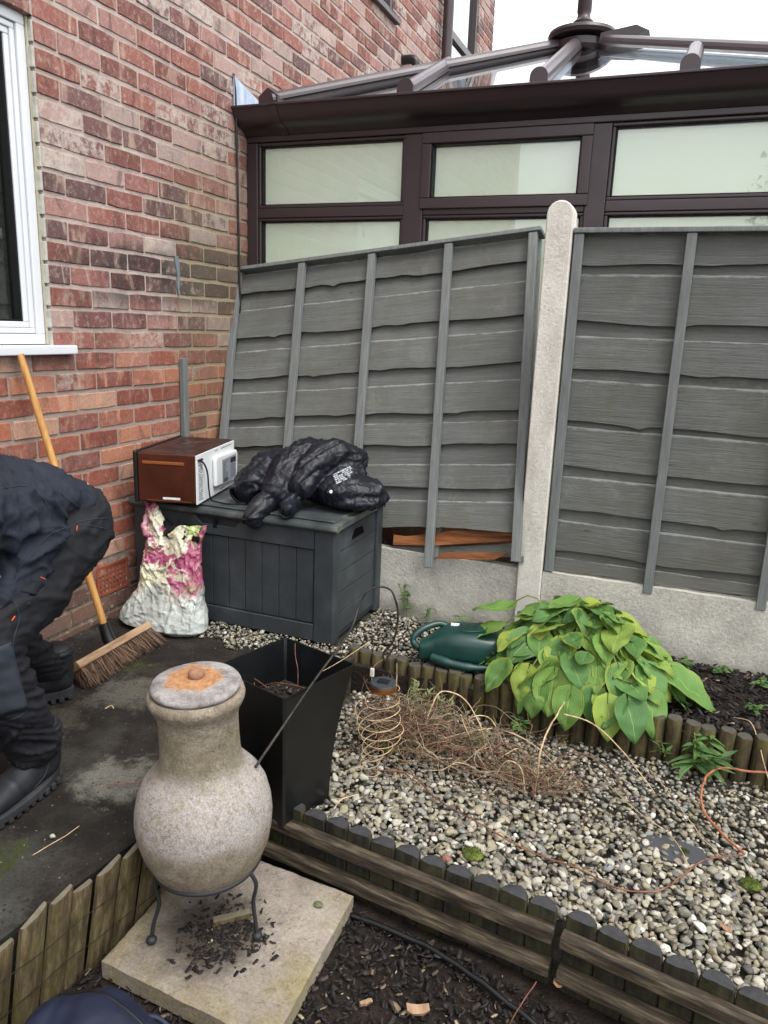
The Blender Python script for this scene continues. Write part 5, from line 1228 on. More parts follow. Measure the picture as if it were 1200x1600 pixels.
mb = MB(); R3 = random.Random(9)
for i in range(33):
    for j in range(5):
        rt = bc+ax*(-.188+.376*i/32)+sd_*(-.02+.04*j/4)+bd*.012
        for q in range(9):
            sp_ = Vector((R3.gauss(0, 1), R3.gauss(0, 1), R3.gauss(0, 1)))*.0085+sd_*(j-2)*.004+ax*((i-16)*.0007)
            L = .066+R3.uniform(-.008, .004); tip = rt+bd*L+sp_
            if tip.z < .002: tip.z = .002
            b0 = rt+Vector((R3.uniform(-1, 1), R3.uniform(-1, 1), 0))*.0025; md = (b0+tip)/2+Vector((R3.gauss(0, 1), R3.gauss(0, 1), 0))*.002
            mb.tube([b0, md, tip], [.0011, .001, .0006], 3, cap=False)
o = mb.obj('bristles', MM['bristle'], br, off=OBR, fix=False)
mb = MB(); mb.tube([hb-hdir*.035+Vector((.012, 0, 0)), hb, hb+hdir*.055], [.024, .022, .018], 14); mb.obj('socket', MM['black_plastic'], br, smooth=True, auto=50, off=OBR)
mb = MB(); mb.tube([hb+hdir*.02, hb+hdir*.4, hb+hdir*.7, ht], [.0125, .0125, .0122, .0118], 14); mb.obj('handle', MM['handle'], br, smooth=True, auto=60, off=OBR)

# ================================================================= PERSON
pe = thing('person', 'person bent over in navy jacket, dark work trousers with slate knee patches and black boots', 'person', (.5, 1.5, 0))
OP = np.array((.5, 1.5, 0.))
def L_(p): return tuple(np.array(p)-OP)
def chn(*a): return [(L_(p), r) for p, r in a]
hipN = (.60, 1.47, .645); hipF = (.42, 1.58, .645); kN = (.655, 1.155, .455); kF = (.36, 1.40, .40); aN = (.645, 1.31, .10); aF = (.325, 1.70, .10)
# body under the clothes: head, arms, hands
body = [chn(((.51, 1.52, .64), .13), ((.52, 1.25, .70), .13), ((.52, 1.0, .66), .12), ((.52, .93, .62), .06), ((.52, .86, .56), .055)),
        chn(((.52, .82, .50), (.075, .095, .105)), ((.52, .79, .47), (.07, .085, .09))),
        chn((hipN, .09), (kN, .055), (aN, .028), ((.65, 1.24, .05), .018)), chn((hipF, .09), (kF, .055), (aF, .028), ((.29, 1.66, .05), .018))]
def arm(s):
    sh = (.52+.17*s, 1.0, .64); elb = (.52+.2*s, .90, .40); wr = (.52+.12*s, .80, .20)
    c = [chn((sh, .055), (elb, .042), (wr, .028)), chn((wr, .028), ((.52+.11*s, .775, .15), (.022, .035, .035)))]
    for k in range(4):
        fx = .52+.11*s; fy = .755+.016*k; ln = (.055, .065, .062, .05)[k]
        c.append(chn(((fx, fy, .135), .0095), ((fx-.006*s, fy-.004, .135-ln*.5), .009), ((fx-.02*s, fy-.002, .135-ln), .0075)))
    c.append(chn(((fx, .80, .165), .011), ((fx-.02*s, .815, .14), .010), ((fx-.028*s, .81, .115), .008)))
    return c
blob('body', body+arm(1)+arm(-1), .0085, MM['skin'], pe, 2)
blob('hair', [chn(((.52, .845, .52), (.08, .085, .105)), ((.52, .85, .555), (.07, .07, .07)))], .009, MM['hair'], pe, 2, lambda c, n: .003*NZ(*(c*60)))
mb = MB()
for s in (-1, 1): mb.add((SV*.009+np.array(L_((.52+.03*s, .722, .485)))).tolist(), SF)
mb.obj('eyes', MM['white_enamel'], pe, smooth=True)
# trousers
tr = [chn(((.55, 1.53, .655), (.16, .13, .13)), ((.47, 1.57, .66), (.14, .12, .125)), ((.52, 1.45, .71), (.165, .12, .12)), ((.52, 1.36, .73), (.165, .11, .11))),
      chn(((.595, 1.49, .63), (.118, .12, .128)), ((.63, 1.33, .54), (.10, .105, .108)), ((kN[0], kN[1]+.02, kN[2]+.005), (.078, .082, .086)), ((.66, 1.21, .34), (.072, .078, .07)), ((.655, 1.265, .22), (.066, .07, .06)), ((.648, 1.305, .12), (.064, .07, .035))),
      chn(((.44, 1.59, .62), (.11, .11, .12)), ((.39, 1.50, .50), (.09, .095, .10)), ((kF[0], kF[1]+.02, kF[2]), (.076, .08, .082)), ((.345, 1.50, .29), (.07, .074, .066)), ((.335, 1.60, .19), (.064, .068, .055)), ((.327, 1.675, .115), (.062, .066, .035)))]
def trd(c, n):
    x, y, z = c+OP
    if z > .46: return folds((x, y, z), (8, 9, 15), .005, 1., .002)+crease((x, y*.5+z*.4, z-y*.3), 9, .007, 2.)+crease((x, y, z), 20, .002, 7.)
    k = min(1, (.5-z)*3); return folds((x*.6, y*.6, z+y*.35), (9, 9, 30), .004+.006*k, 4., .002)+crease((x*.6, y*.6, z+y*.3), 20, .003+.006*k, 3., (.6, .6, 1))
trs = blob('trousers', tr, .0062, MM['trouser'], pe, 5, trd)
# jacket
jk = [chn(((.53, 1.46, .745), (.165, .075, .085)), ((.53, 1.36, .735), (.185, .13, .12)), ((.53, 1.2, .735), (.195, .15, .135)), ((.52, 1.05, .70), (.20, .13, .14)), ((.52, .97, .66), (.14, .1, .12)), ((.52, .92, .62), (.08, .06, .07))),
      chn(((.53, 1.53, .72), (.155, .055, .065)), ((.53, 1.47, .76), (.15, .08, .06)), ((.53, 1.35, .77), (.16, .1, .10))),
      chn(((.60, 1.35, .68), (.13, .1, .07)), ((.66, 1.27, .57), (.06, .07, .06)), ((.665, 1.2, .53), (.05, .06, .05)))]
for s in (1, -1): jk.append(chn(((.52+.16*s, 1.03, .66), .085), ((.52+.2*s, .92, .42), .066), ((.52+.13*s, .815, .235), .05)))
def jkd(c, n):
    x, y, z = c+OP
    return folds((x*.7+z*.5, y*1.0+z*.6, z), (6, 7, 6), .009, 8., .0)+crease((x, y+z*.4, z), 6, .014, 5.)+crease((x, y*1.4-z*.6, z*.7), 14, .005, 1.)
jko = blob('jacket', jk, .0065, MM['jacket'], pe, 5, jkd)
def patch(nm, mat, pts, par, ob, dirn, eps=.003, n=9):
    """quad patch pressed on to clothing; pts 4 corners in world"""
    mb = MB(); P = [Vector(L_(p)) for p in pts]
    for j in range(n+1):
        for i in range(n+1):
            u, v = i/n, j/n; mb.v.append(tuple((P[0]*(1-u)+P[1]*u)*(1-v)+(P[3]*(1-u)+P[2]*u)*v))
    mb.f = [(j*(n+1)+i, j*(n+1)+i+1, (j+1)*(n+1)+i+1, (j+1)*(n+1)+i) for j in range(n) for i in range(n)]
    onto(mb, ob, eps, dirn); o = mb.obj(nm, mat, par, smooth=True, fix=False); q = o.modifiers.new('s', 'SOLIDIFY'); q.thickness = .003; q.offset = 0; return o
def ray(px, py, x):     # a point on the plane x=const that a place in the photograph shows
    d = fw+rr*((px-600)/FPX)-uu*((py-800)/FPX); t = (x-CAMP.x)/d.x; return tuple(CAMP+d*t)
vdir = (Vector((.7, 1.3, .5))-CAMP).normalized()
def ppatch(nm, mat, pix, x, ob, eps=.003, n=9, par=None):
    return patch(nm, mat, [ray(*p, x) for p in pix], par or pe, ob, vdir, eps, n)
ppatch('knee_patch', MM['trouser2'], [(-60, 1035), (18, 1003), (43, 1105), (-50, 1140)], .72, trs, .004, 16)
ppatch('cargo_pocket', MM['trouser'], [(-30, 890), (70, 905), (56, 930), (-40, 905)], .7, trs, .010)
ppatch('tab', MM['orange'], [(63, 902), (71, 906), (71, 907), (63, 903)], .7, trs, .014, 3)
ppatch('tab', MM['orange'], [(118, 826), (119, 826), (118, 834), (117, 834)], .65, trs, .006, 3)
ppatch('tab', MM['orange'], [(24, 962), (25, 963), (20, 970), (19, 969)], .68, trs, .006, 3)
ppatch('label_tab', MM['orange'], [(-2, 893), (9, 895), (9, 898), (-2, 896)], .7, trs, .015, 3)
ppatch('label_tab', MM['white_print'], [(-2, 897), (8, 898), (8, 902), (-2, 901)], .7, trs, .015, 3)
ppatch('jacket_logo', MM['white_print'], [(135, 759), (139, 761), (139, 763), (135, 761)], .6, jko, .003, 3)
def seam(ob, pix, x, mat=None, r=.0016, dash=False):
    q = MB(); q.v = [tuple(p) for p in smoothpath([L_(ray(a, b, x)) for a, b in pix], 8)]; onto(q, ob, .0002, vdir)
    t = MB(); t.tube(q.v, r, 5); t.obj('seam', mat or MM['seam'], ob, smooth=True)
MM['seam'] = plain('seam_thread', '#2a303c', .8, .2)
seam(jko, [(158, 795), (138, 808), (105, 828), (75, 842), (50, 868), (28, 895)], .66)
seam(jko, [(-5, 765), (30, 757), (60, 770), (78, 800)], .68); seam(jko, [(95, 745), (92, 770), (110, 790), (130, 800)], .64)
seam(trs, [(-5, 880), (20, 884), (45, 888), (71, 905), (58, 928), (20, 920), (-5, 905)], .7)
seam(trs, [(162, 815), (140, 818), (118, 822), (92, 840), (75, 850)], .63); seam(trs, [(160, 832), (140, 828), (119, 826)], .63)
seam(trs, [(5, 905), (30, 960), (22, 1000), (24, 1040), (42, 1105), (0, 1130), (-20, 1135)], .7)
seam(trs, [(-5, 1215), (30, 1208), (60, 1196), (78, 1186)], .66)
# hem band of the jacket
# boots
def boot(px, py, ang, nm='boot'):
    bt = bpy.data.objects.new(nm, None); 
    ch = [[((0, .0, .055), (.045, .05, .05)), ((0, -.06, .055), (.046, .05, .046)), ((0, -.13, .045), (.047, .045, .036)), ((0, -.185, .042), (.045, .042, .032))],
          [((0, .01, .06), (.046, .052, .05)), ((0, .01, .12), (.048, .056, .04)), ((0, .008, .165), (.05, .056, .02))]]
    o = blob(nm, ch, .006, MM['leather'], pe, 3, lambda c, n: .002*NZ(*(c*30))+(.0015 if abs(c[1]+.12) < .004 else 0))
    o.location = (px-OP[0], py-OP[1], .012); o.rotation_euler = (0, 0, ang); o.scale = (.93, .97, .97)
    mb = MB(); n = 26; outl = []
    for k in range(n):
        a = 2*pi*k/n; y = -.085+.142*cos(a); w_ = .049*(1+.12*cos(a*1+pi)*1) ; outl.append((w_*math.copysign(abs(sin(a))**.7, sin(a)), y))
    mb.prism(outl, lambda p: (p[0]*1.03, p[1]*1.02, .022+(.008 if p[1] > .02 else 0)), lambda p: (p[0], p[1], -.002)); s_ = mb.obj('sole', MM['sole'], o, bevel=.004)
    tb = MB()
    for k in range(11):
        y = -.21+k*.025; w_ = .0475 if k not in (0, 1, 9, 10) else (.026 if k in (0, 10) else .042); tb.box(-w_, w_, y, y+.014, -.010, .006)
    tb.obj('tread', MM['sole'], s_) if False else None
    t2 = tb.obj('tread', MM['sole'], o, bevel=.002)
    cuff = MB(); cuff.lathe([(.046, .14), (.055, .15), (.056, .16), (.05, .165), (.044, .16)], 26, 0, .01, cap=False); cuff.obj('collar', MM['leather'], o, smooth=True)
    for arc in ([(.06, -.07, .03), (.06, -.03, .05), (.06, .0, .09), (.06, .012, .13)], [(.06, .055, .05), (.06, .035, .09), (.06, .02, .13)]):
        w1 = MB(); w1.v = [tuple(p) for p in smoothpath(arc, 6)]; onto(w1, o, .0, Vector((-1, 0, 0))); w2 = MB(); w2.tube(w1.v, .0016, 5); w2.obj('seam', MM['sole'], o, smooth=True)
    return o
boot(.648, 1.318, radians(4)); boot(.325, 1.695, radians(-52))

# ================================================================= WATERING CAN
wc = thing('watering_can', 'dark green plastic watering can lying on its side behind the log edging', 'watering can', (1.445, 2.55, .012), (0, 0, radians(16)))
# body as a squarish tapered solid, long axis local x; lying on its side, mouth at -x
def superell(mb, rows, n=32, e=.55):
    for (x, cy, cz, ry, rz) in rows:
        for k in range(n):
            a = 2*pi*k/n; mb.v.append((x, cy+ry*math.copysign(abs(cos(a))**e, cos(a)), cz+rz*math.copysign(abs(sin(a))**e, sin(a))))
    m = len(rows)
    mb.f += [(i*n+k, i*n+(k+1) % n, (i+1)*n+(k+1) % n, (i+1)*n+k) for i in range(m-1) for k in range(n)]
mb = MB(); rows = [(-.16, -.03, .04, .028, .028), (-.165, -.03, .04, .034, .034), (-.155, -.03, .04, .038, .036), (-.13, -.02, .045, .045, .043), (-.105, -.01, .05, .06, .052), (-.07, .0, .058, .08, .062), (-.02, .0, .062, .092, .066), (.05, .0, .062, .094, .066), (.11, .0, .058, .09, .062), (.145, .0, .055, .08, .056), (.155, .0, .055, .065, .045), (.156, .0, .055, .0, .0)]
superell(mb, rows, 36, .62)
mb.obj('body', MM['watercan'], wc, smooth=True, auto=60, fix=True)
mb = MB(); mb.lathe([(.0, 0), (.033, 0)], 24, cap=False); o = mb.obj('mouth', MM['black_void'], wc); o.location = (-.1665, -.03, .04); o.rotation_euler = (0, radians(90), 0)
mb = MB(); mb.tube(smoothpath([(-.06, .04, .105), (-.10, .035, .118), (-.15, .01, .108), (-.185, -.01, .085), (-.19, -.02, .06), (-.165, -.04, .045)], 7), [.0125]*36, 12); mb.obj('handle', MM['watercan'], wc, smooth=True)
mb = MB(); mb.tube(smoothpath([(-.12, -.075, .03), (-.06, -.10, .025), (.02, -.115, .02), (.10, -.11, .02)], 6), [.018]*7+[.015]*6+[.012]*6, 12); mb.obj('spout', MM['watercan'], wc, smooth=True)
mb = MB(); mb.tube(smoothpath([(-.02, -.05, .131), (.02, -.055, .132), (.07, -.03, .131), (.075, .03, .13), (.05, .05, .128)], 5), .0018, 5); mb.obj('ridge_line', MM['watercan'], wc, smooth=True)
R5 = [((-.004, .01), (.0, .03)), ((.0, .03), (.012, .03)), ((.03, .012), (.042, .012)), ((.042, .012), (.042, .03)), ((.042, .03), (.03, .03)), ((.03, .03), (.03, .012))]
mb = MB()
for p, q in R5: mb.bar((p[0], p[1]-.02, .1285), (q[0], q[1]-.02, .1285), .003, .002)
mb.obj('moulded_mark', MM['watercan'], wc)
mb = MB(); mb.box(-.055, -.02, .005, .03, .1215, .124); o = mb.obj('sticker', plain('sticker_white', '#c9ced2', .5), wc); o.location = (0, 0, .003)

# ================================================================= HOSTA
ht_ = thing('hosta', 'large lush hosta with broad heart shaped green and yellowing leaves behind the logs', 'plant', (1.86, 2.60, .0))
HMs = [leafmesh('leaf', MM['hosta'], 1., W_, 12, .30, .18, dr, .10, .10, i) for i, (W_, dr) in enumerate(((1.02, .2), (1.08, .32), (.96, .4), (1.05, .05), (.92, .25), (1.1, .45), (1.0, -.05)))]
def leafobj(root, mesh, base, az, pitch, roll, size, name='leaf'):
    M = Matrix.Translation(base)@Matrix.Rotation(az, 4, 'Z')@Matrix.Rotation(-pitch, 4, 'Y')@Matrix.Rotation(roll, 4, 'X')@Matrix.Scale(size, 4)
    o = bpy.data.objects.new(name, mesh); link(o, root); o.matrix_local = M; return o
RL = random.Random(21); stems = MB(); lay = []
# leaves spread over a low dome; each blade points outwards and sags, seen mostly from above
NL = 215; ga = pi*(3-math.sqrt(5))
for k in range(NL):
    t = (k+.5)/NL; th = t**.62; az = k*ga+RL.uniform(-.25, .25); r_ = .325*th*RL.uniform(.88, 1.1)
    if sin(az) > .35 and r_ > .2: continue
    p = Vector((cos(az)*r_*1.06, sin(az)*r_*.80, (.215*(1-th**2.6)+.03)*RL.uniform(.8, 1.14)))
    lay.append((p, az, .15-.62*th+RL.uniform(-.4, .4), RL.uniform(.058, .108)*(1.05 if th > .5 else .95)))
for p, az, pt, sz in lay:
    a2 = az+RL.uniform(-.9, .9); q = p-Vector((cos(a2), sin(a2), 0))*sz*.35
    leafobj(ht_, RL.choice(HMs), q, a2, pt, RL.uniform(-.45, .45), sz)
    b0 = Vector((cos(az)*.03, sin(az)*.03, .0)); stems.tube(smoothpath([b0, b0*.6+q*.4+Vector((0, 0, .05)), q], 4), .0028, 5)
for px, py, pzz, az, pt, sz in ((-.06, -.225, .085, -1.6, -.95, .125), (-.15, -.21, .08, -1.9, -.7, .10), (.07, -.22, .06, -1.4, -.9, .095), (-.23, -.2, .08, -2.3, -.6, .105), (.31, -.03, .08, -.3, -.25, .16), (.24, -.18, .06, -.9, -.8, .12), (.12, -.25, .045, -1.2, -.8, .11), (.18, -.24, .05, -.9, -.7, .115), (.22, -.12, .12, -.7, -.6, .12), (.14, -.17, .12, -1.1, -.6, .115), (.0, -.25, .05, -1.6, -.9, .11), (-.11, -.24, .05, -1.8, -.9, .1), (-.29, .02, .2, 2.9, .1, .13), (-.30, -.05, .15, -2.9, -.2, .12)):
    leafobj(ht_, RL.choice(HMs[:3]), Vector((px, py, pzz)), az, pt, 0, sz)
    b0 = Vector((0, -.02, 0)); stems.tube(smoothpath([b0, Vector((px*.6, py*.6, pzz+.07)), Vector((px, py, pzz))], 4), .0028, 5)
o = stems.obj('stems', MM['stem'], ht_, smooth=True, fix=False); o['kind'] = 'stuff'

# smaller plants ------------------------------------------------------
WM = [leafmesh('leaf', MM['weed'], 1., .3, 7, .0, .1, .25, .3, .03, i) for i in range(3)]
WB = [leafmesh('leaf', MM['weed'], 1., .62, 7, .15, .1, .2, .2, .05, i) for i in range(3)]
SM = [leafmesh('leaf', MM['sage'], 1., .34, 7, .0, .1, .1, .3, .03, i) for i in range(3)]
def weed(name, lab, cat, loc, stemsn, h, lsz, meshes, seed, nl=7, spread=.4, pit=.5, group=None):
    R = random.Random(seed); t = thing(name, lab, cat, loc, group=group); st = MB()
    for s in range(stemsn):
        az = R.uniform(0, 6.28); lean_ = R.uniform(.1, spread); top = Vector((cos(az)*lean_*h, sin(az)*lean_*h, h*R.uniform(.6, 1)))
        base = Vector((R.uniform(-1, 1)*.01, R.uniform(-1, 1)*.01, 0)); P = smoothpath([base, base*.5+top*.5+Vector((0, 0, h*.1)), top], 6); st.tube(P, .0015, 5)
        for k in range(nl):
            f = .25+.75*k/(nl-1); p = P[min(len(P)-1, int(f*(len(P)-1)))]
            leafobj(t, R.choice(meshes), p, R.uniform(0, 6.28), pit*R.uniform(.2, 1.3)*(f*1.3-.2), R.uniform(-.3, .3), lsz*R.uniform(.6, 1.1)*(1.15-.5*f))
    o = st.obj('stem', MM['stem'], t, smooth=True, fix=False); return t
weed('weed', 'bushy blue green weed with pointed leaves growing in the gravel by the logs', 'plant', (2.26, 2.345, -.11), 6, .115, .10, WM, 3, 7, .8, .3)
weed('weed', 'tall thin weed with narrow leaves growing against the pale gravel board', 'plant', (1.085, 2.89, .0), 3, .15, .045, WM, 5, 10, .25, .5)
weed('weed', 'small dry weed beside the watering can at the gravel board', 'plant', (1.20, 2.86, .0), 2, .10, .04, WM, 6, 8, .3, .5)
weed('weed', 'broad leaved seedling behind the top of the watering can', 'plant', (1.345, 2.83, .0), 2, .06, .07, WM, 8, 5, .6, .3)
weed('sage_plant', 'pale grey green leafy shoots above the dead twigs beside the lantern', 'plant', (1.36, 2.28, -.11), 7, .14, .045, SM, 9, 9, .5, .6)
weed('sage_plant', 'pale grey green shoots at the foot of the logs right of the lantern', 'plant', (1.47, 2.27, -.11), 5, .11, .04, SM, 10, 8, .5, .6)
weed('weed', 'low round leaved weed at the foot of the logs under the hosta', 'plant', (1.72, 2.32, -.11), 5, .05, .035, WB, 11, 6, 1., .2)
weed('weed', 'pale trailing weed in the dead twigs at the middle of the gravel', 'plant', (1.62, 2.18, -.11), 5, .045, .04, SM, 12, 6, 1.2, .1)
weed('weed', 'dark weed tangled between the watering can and the hosta', 'plant', (1.60, 2.50, .0), 6, .10, .05, WB, 13, 7, .7, .3)
for i, (x, y, lab) in enumerate(((2.22, 2.86, 'first low seedling right of the hosta at the gravel board'), (2.34, 2.86, 'second low seedling along the gravel board from the hosta'), (2.46, 2.80, 'third and bushiest low seedling near the right edge'), (2.43, 2.58, 'sparse seedling among the bark chips in the raised bed'))):
    weed('seedling', lab, 'seedling', (x, y, .01), 3, .035, .035, WB, 30+i, 5, 1., .2, 'seedlings in the raised bed')
weed('weed', 'tiny grass-like weed left of the blue green weed by the logs', 'plant', (2.165, 2.37, -.105), 4, .05, .045, WM, 17, 3, .6, .6)

# dead twig tangle
dt = thing('dead_shrub', 'tangle of dead brown twigs and vines sprawled over the gravel', 'shrub', (1.45, 2.15, -.1))
def tw(mb, p, d, L, r, R, curl=.5, n=9, lim=0.0):
    P = [Vector(p)]; d = Vector(d).normalized()
    for i in range(n):
        d = (d+Vector((R.gauss(0, 1), R.gauss(0, 1), R.gauss(0, .8)))*curl*.35).normalized()
        if P[-1].z < lim and d.z < 0: d.z = abs(d.z)*.3
        P.append(P[-1]+d*L/n)
    mb.tube(P, [r*(1-.6*i/n) for i in range(n+1)], 4, cap=False); return P
R7 = random.Random(77); mb = MB()
for k in range(330):        # fine mass around the lantern
    a = R7.uniform(0, 6.28); p = (-.10+R7.gauss(0, .055), -.03+R7.gauss(0, .06), R7.uniform(.0, .09)); tw(mb, p, (cos(a), sin(a), R7.uniform(-.1, .5)), R7.uniform(.06, .2), .0014, R7, .9)
for k in range(240):
    a = R7.uniform(0, 6.28); p = (.06+R7.gauss(0, .11), -.02+R7.gauss(0, .07), R7.uniform(.0, .07)); tw(mb, p, (cos(a), sin(a), R7.uniform(-.1, .3)), R7.uniform(.06, .2), .0015, R7, .7)
for k in range(120):
    a = R7.uniform(0, 6.28); p = (.38+R7.gauss(0, .045), -.12+R7.gauss(0, .045), R7.uniform(.0, .05)); tw(mb, p, (cos(a), sin(a), R7.uniform(-.1, .9)), R7.uniform(.05, .16), .001, R7, .9)
for k in range(90):
    p = (R7.uniform(-.1, .42), -.05+R7.gauss(0, .06)-.1*R7.random(), .01); tw(mb, p, (1, R7.uniform(-.6, .4), 0), R7.uniform(.1, .25), .0017, R7, .45)
o = mb.obj('twigs', MM['twig'], dt, fix=False); o['kind'] = 'stuff'
def stemobj(pts, r, mat, nm='branch'):
    mb = MB(); P = smoothpath(pts, 6); P = [p+Vector((NZ(p.x*40, p.y*40), NZ(p.y*40, 3+p.x*40), 0))*.002 for p in P]; mb.tube(P, [r*(1-.4*i/len(P)) for i in range(len(P))], 6); return mb.obj(nm, mat, dt, smooth=True)
stemobj([(-.02, -.03, .0), (.0, .0, .11), (.02, .04, .15), (.09, .06, .13), (.16, .02, .07), (.2, -.03, .0)], .0028, MM['straw'])
stemobj([(.1, .04, .06), (.11, -.02, .1), (.16, -.06, .04), (.22, -.12, .01)], .002, MM['straw'])
stemobj([(.0, -.08, .02), (.12, -.1, .04), (.25, -.08, .05), (.36, -.12, .03)], .003, MM['redstem'])
stemobj([(.05, -.05, .03), (.2, .02, .07), (.33, .0, .06), (.42, -.05, .03)], .0028, MM['straw'])
stemobj([(.38, -.14, .0), (.37, -.1, .08), (.38, -.05, .14), (.4, .0, .18), (.41, .04, .2)], .0035, MM['straw'])
stemobj([(.41, .04, .16), (.5, .04, .15), (.6, .0, .1), (.7, -.05, .02)], .0025, MM['straw'])
stemobj([(.37, -.2, .02), (.42, -.1, .08), (.48, -.06, .1), (.58, -.08, .07), (.64, -.12, .01)], .003, MM['twig'])
stemobj([(-.12, -.16, .0), (-.13, -.12, .06), (-.12, -.06, .12)], .0035, MM['redstem'])
stemobj([(-.08, -.17, .0), (-.06, -.12, .05), (-.04, -.08, .1)], .003, MM['redstem'])
stemobj([(-.2, .05, .08), (-.16, .0, .06), (-.1, -.02, .05), (.0, -.05, .05)], .0025, MM['redstem'])
for k in range(22):
    x_ = R7.uniform(-.1, .4); y_ = -.04-.2*max(0, x_)+R7.gauss(0, .05); a = R7.uniform(-.9, .5)+(pi if R7.random() < .3 else 0); L = R7.uniform(.09, .2); h_ = R7.uniform(.02, .1)
    stemobj([(x_, y_, .01), (x_+cos(a)*L*.35, y_+sin(a)*L*.35, h_), (x_+cos(a+.3)*L*.7, y_+sin(a+.3)*L*.7, h_*.9), (x_+cos(a+.1)*L, y_+sin(a+.1)*L, .015)], R7.uniform(.0015, .003), R7.choice([MM['straw'], MM['redstem'], MM['twigbark'], MM['twigbark']]))
# runners
def runner(nm, lab, cat, pts, r, mat, wob=.003):
    mb = MB(); P = smoothpath(pts, 8); P = [p+Vector((NZ(p.x*25, p.y*25), NZ(p.y*25, 7+p.x*25), abs(NZ(p.x*18, p.y*18, 2))*1.2))*wob for p in P]
    mb.tube(P, r, 7); return tag(mb.obj(nm, mat, None, smooth=True), lab, cat)
zg = -.088
runner('bramble_runner', 'long thin red brown bramble runner curving across the gravel', 'stem', [(1.36, 1.88, zg), (1.47, 1.905, zg), (1.58, 1.82, zg), (1.73, 1.76, zg), (1.86, 1.71, zg), (1.98, 1.695, zg), (2.08, 1.665, zg), (2.17, 1.69, zg), (2.22, 1.76, zg), (2.28, 1.86, zg), (2.36, 1.905, zg+.008), (2.375, 1.915, zg+.01)], .0022, MM['redstem'])
runner('orange_root', 'thick orange root looping over the gravel at the right edge', 'root', [(2.375, 1.915, zg+.012), (2.34, 1.96, zg+.008), (2.285, 2.06, zg+.006), (2.275, 2.15, zg+.008), (2.29, 2.25, zg+.012), (2.33, 2.315, zg+.014), (2.40, 2.335, zg+.012), (2.48, 2.355, zg+.012), (2.58, 2.37, zg+.01)], .0038, MM['orangeroot'])
runner('dry_stalk', 'pale dry grass stalk lying across the gravel to the orange root', 'stalk', [(2.13, 2.24, zg), (2.2, 2.1, zg+.008), (2.27, 1.96, zg+.004), (2.33, 1.88, zg)], .0013, MM['straw'])
runner('dry_stalk', 'pale dry stalk lying in the gravel left of the slate patch', 'stalk', [(2.02, 2.1, zg), (2.1, 2.0, zg+.006), (2.2, 1.92, zg+.004), (2.24, 1.83, zg)], .0012, MM['straw'])
runner('dry_stalk', 'yellow dry stalk arching from the raised bed over the last logs', 'stalk', [(2.36, 2.50, .01), (2.41, 2.45, .03), (2.44, 2.36, -.02), (2.47, 2.33, -.09)], .0016, MM['straw'])
runner('dry_stalk', 'thin yellow stalk sticking out over the right corner of the planter', 'stalk', [(1.25, 1.72, .27), (1.31, 1.78, .31), (1.34, 1.86, .33)], .0010, MM['straw'])
runner('dry_stalk', 'short pale curled stalk on the gravel beside the planter foot', 'stalk', [(1.335, 1.66, zg), (1.34, 1.70, zg+.006), (1.37, 1.745, zg+.004)], .002, MM['straw'])
runner('dry_twig', 'forked pale twig lying on the patio near the timber edging', 'twig', [(.84, 1.10, .006), (.86, 1.16, .012), (.865, 1.22, .01)], .0010, MM['straw'])
runner('dry_twig', 'thin pink twig lying on the patio beside the belly of the clay pot', 'twig', [(.80, 1.385, .006), (.86, 1.41, .009), (.90, 1.44, .007)], .0016, MM['redstem'])
runner('dry_twig', 'tiny curled pale twig on the patio in front of the broom', 'twig', [(.52, 1.70, .006), (.53, 1.715, .012), (.545, 1.71, .008)], .0018, MM['straw'])
runner('dry_twig', 'upright thin forked twig in the bark at the lower edging', 'twig', [(1.90, 1.31, -.25), (1.915, 1.34, -.21), (1.945, 1.40, -.17)], .0013, MM['redstem'])
# moss tufts
def moss(x, y, z, r, lab):
    mb = MB(); R = random.Random(int(x*1000))
    for k in range(420):
        a = R.uniform(0, 6.28); q = r*R.random()**.6; h = r*.35*(1-(q/r)**2)+.003; px, py = q*cos(a), q*sin(a)
        t = Vector((px+R.gauss(0, .003), py+R.gauss(0, .003), h+R.uniform(0, .006))); b0 = Vector((px, py, 0)); s_ = Vector((R.gauss(0, 1), R.gauss(0, 1), 0)).normalized()*.0012
        mb.add([b0-s_, b0+s_, t], [(0, 1, 2)])
    mb.add((SV*np.array((r, r*.9, r*.32))).tolist(), SF)
    o = mb.obj('moss', MM['moss'], None, off=(0, 0, 0), fix=False); o.location = (x, y, z); tag(o, lab, 'moss'); return o
moss(1.728, 1.655, -.102, .028, 'round green moss tuft on the gravel near the front edging')
moss(2.235, 1.90, -.108, .012, 'tiny bright moss spot beside the dark patch in the gravel')
moss(2.39, 1.84, -.108, .026, 'bright green moss clump below the orange root at the right')
moss(1.35, 2.05, -.108, .035, 'dark mossy clump under the dead twigs')
# slate patch in the gravel (membrane showing)
mb = MB(); mb.prism([(2.12, 1.87), (2.2, 1.845), (2.30, 1.875), (2.28, 1.93), (2.19, 1.95), (2.13, 1.93)], lambda p: (*p, -.104), lambda p: (*p, -.11))
tag(mb.obj('slate_piece', plain('slate', '#3a3c40', .7), None, bevel=.002), 'flat dark slate piece half buried in the gravel', 'slate')
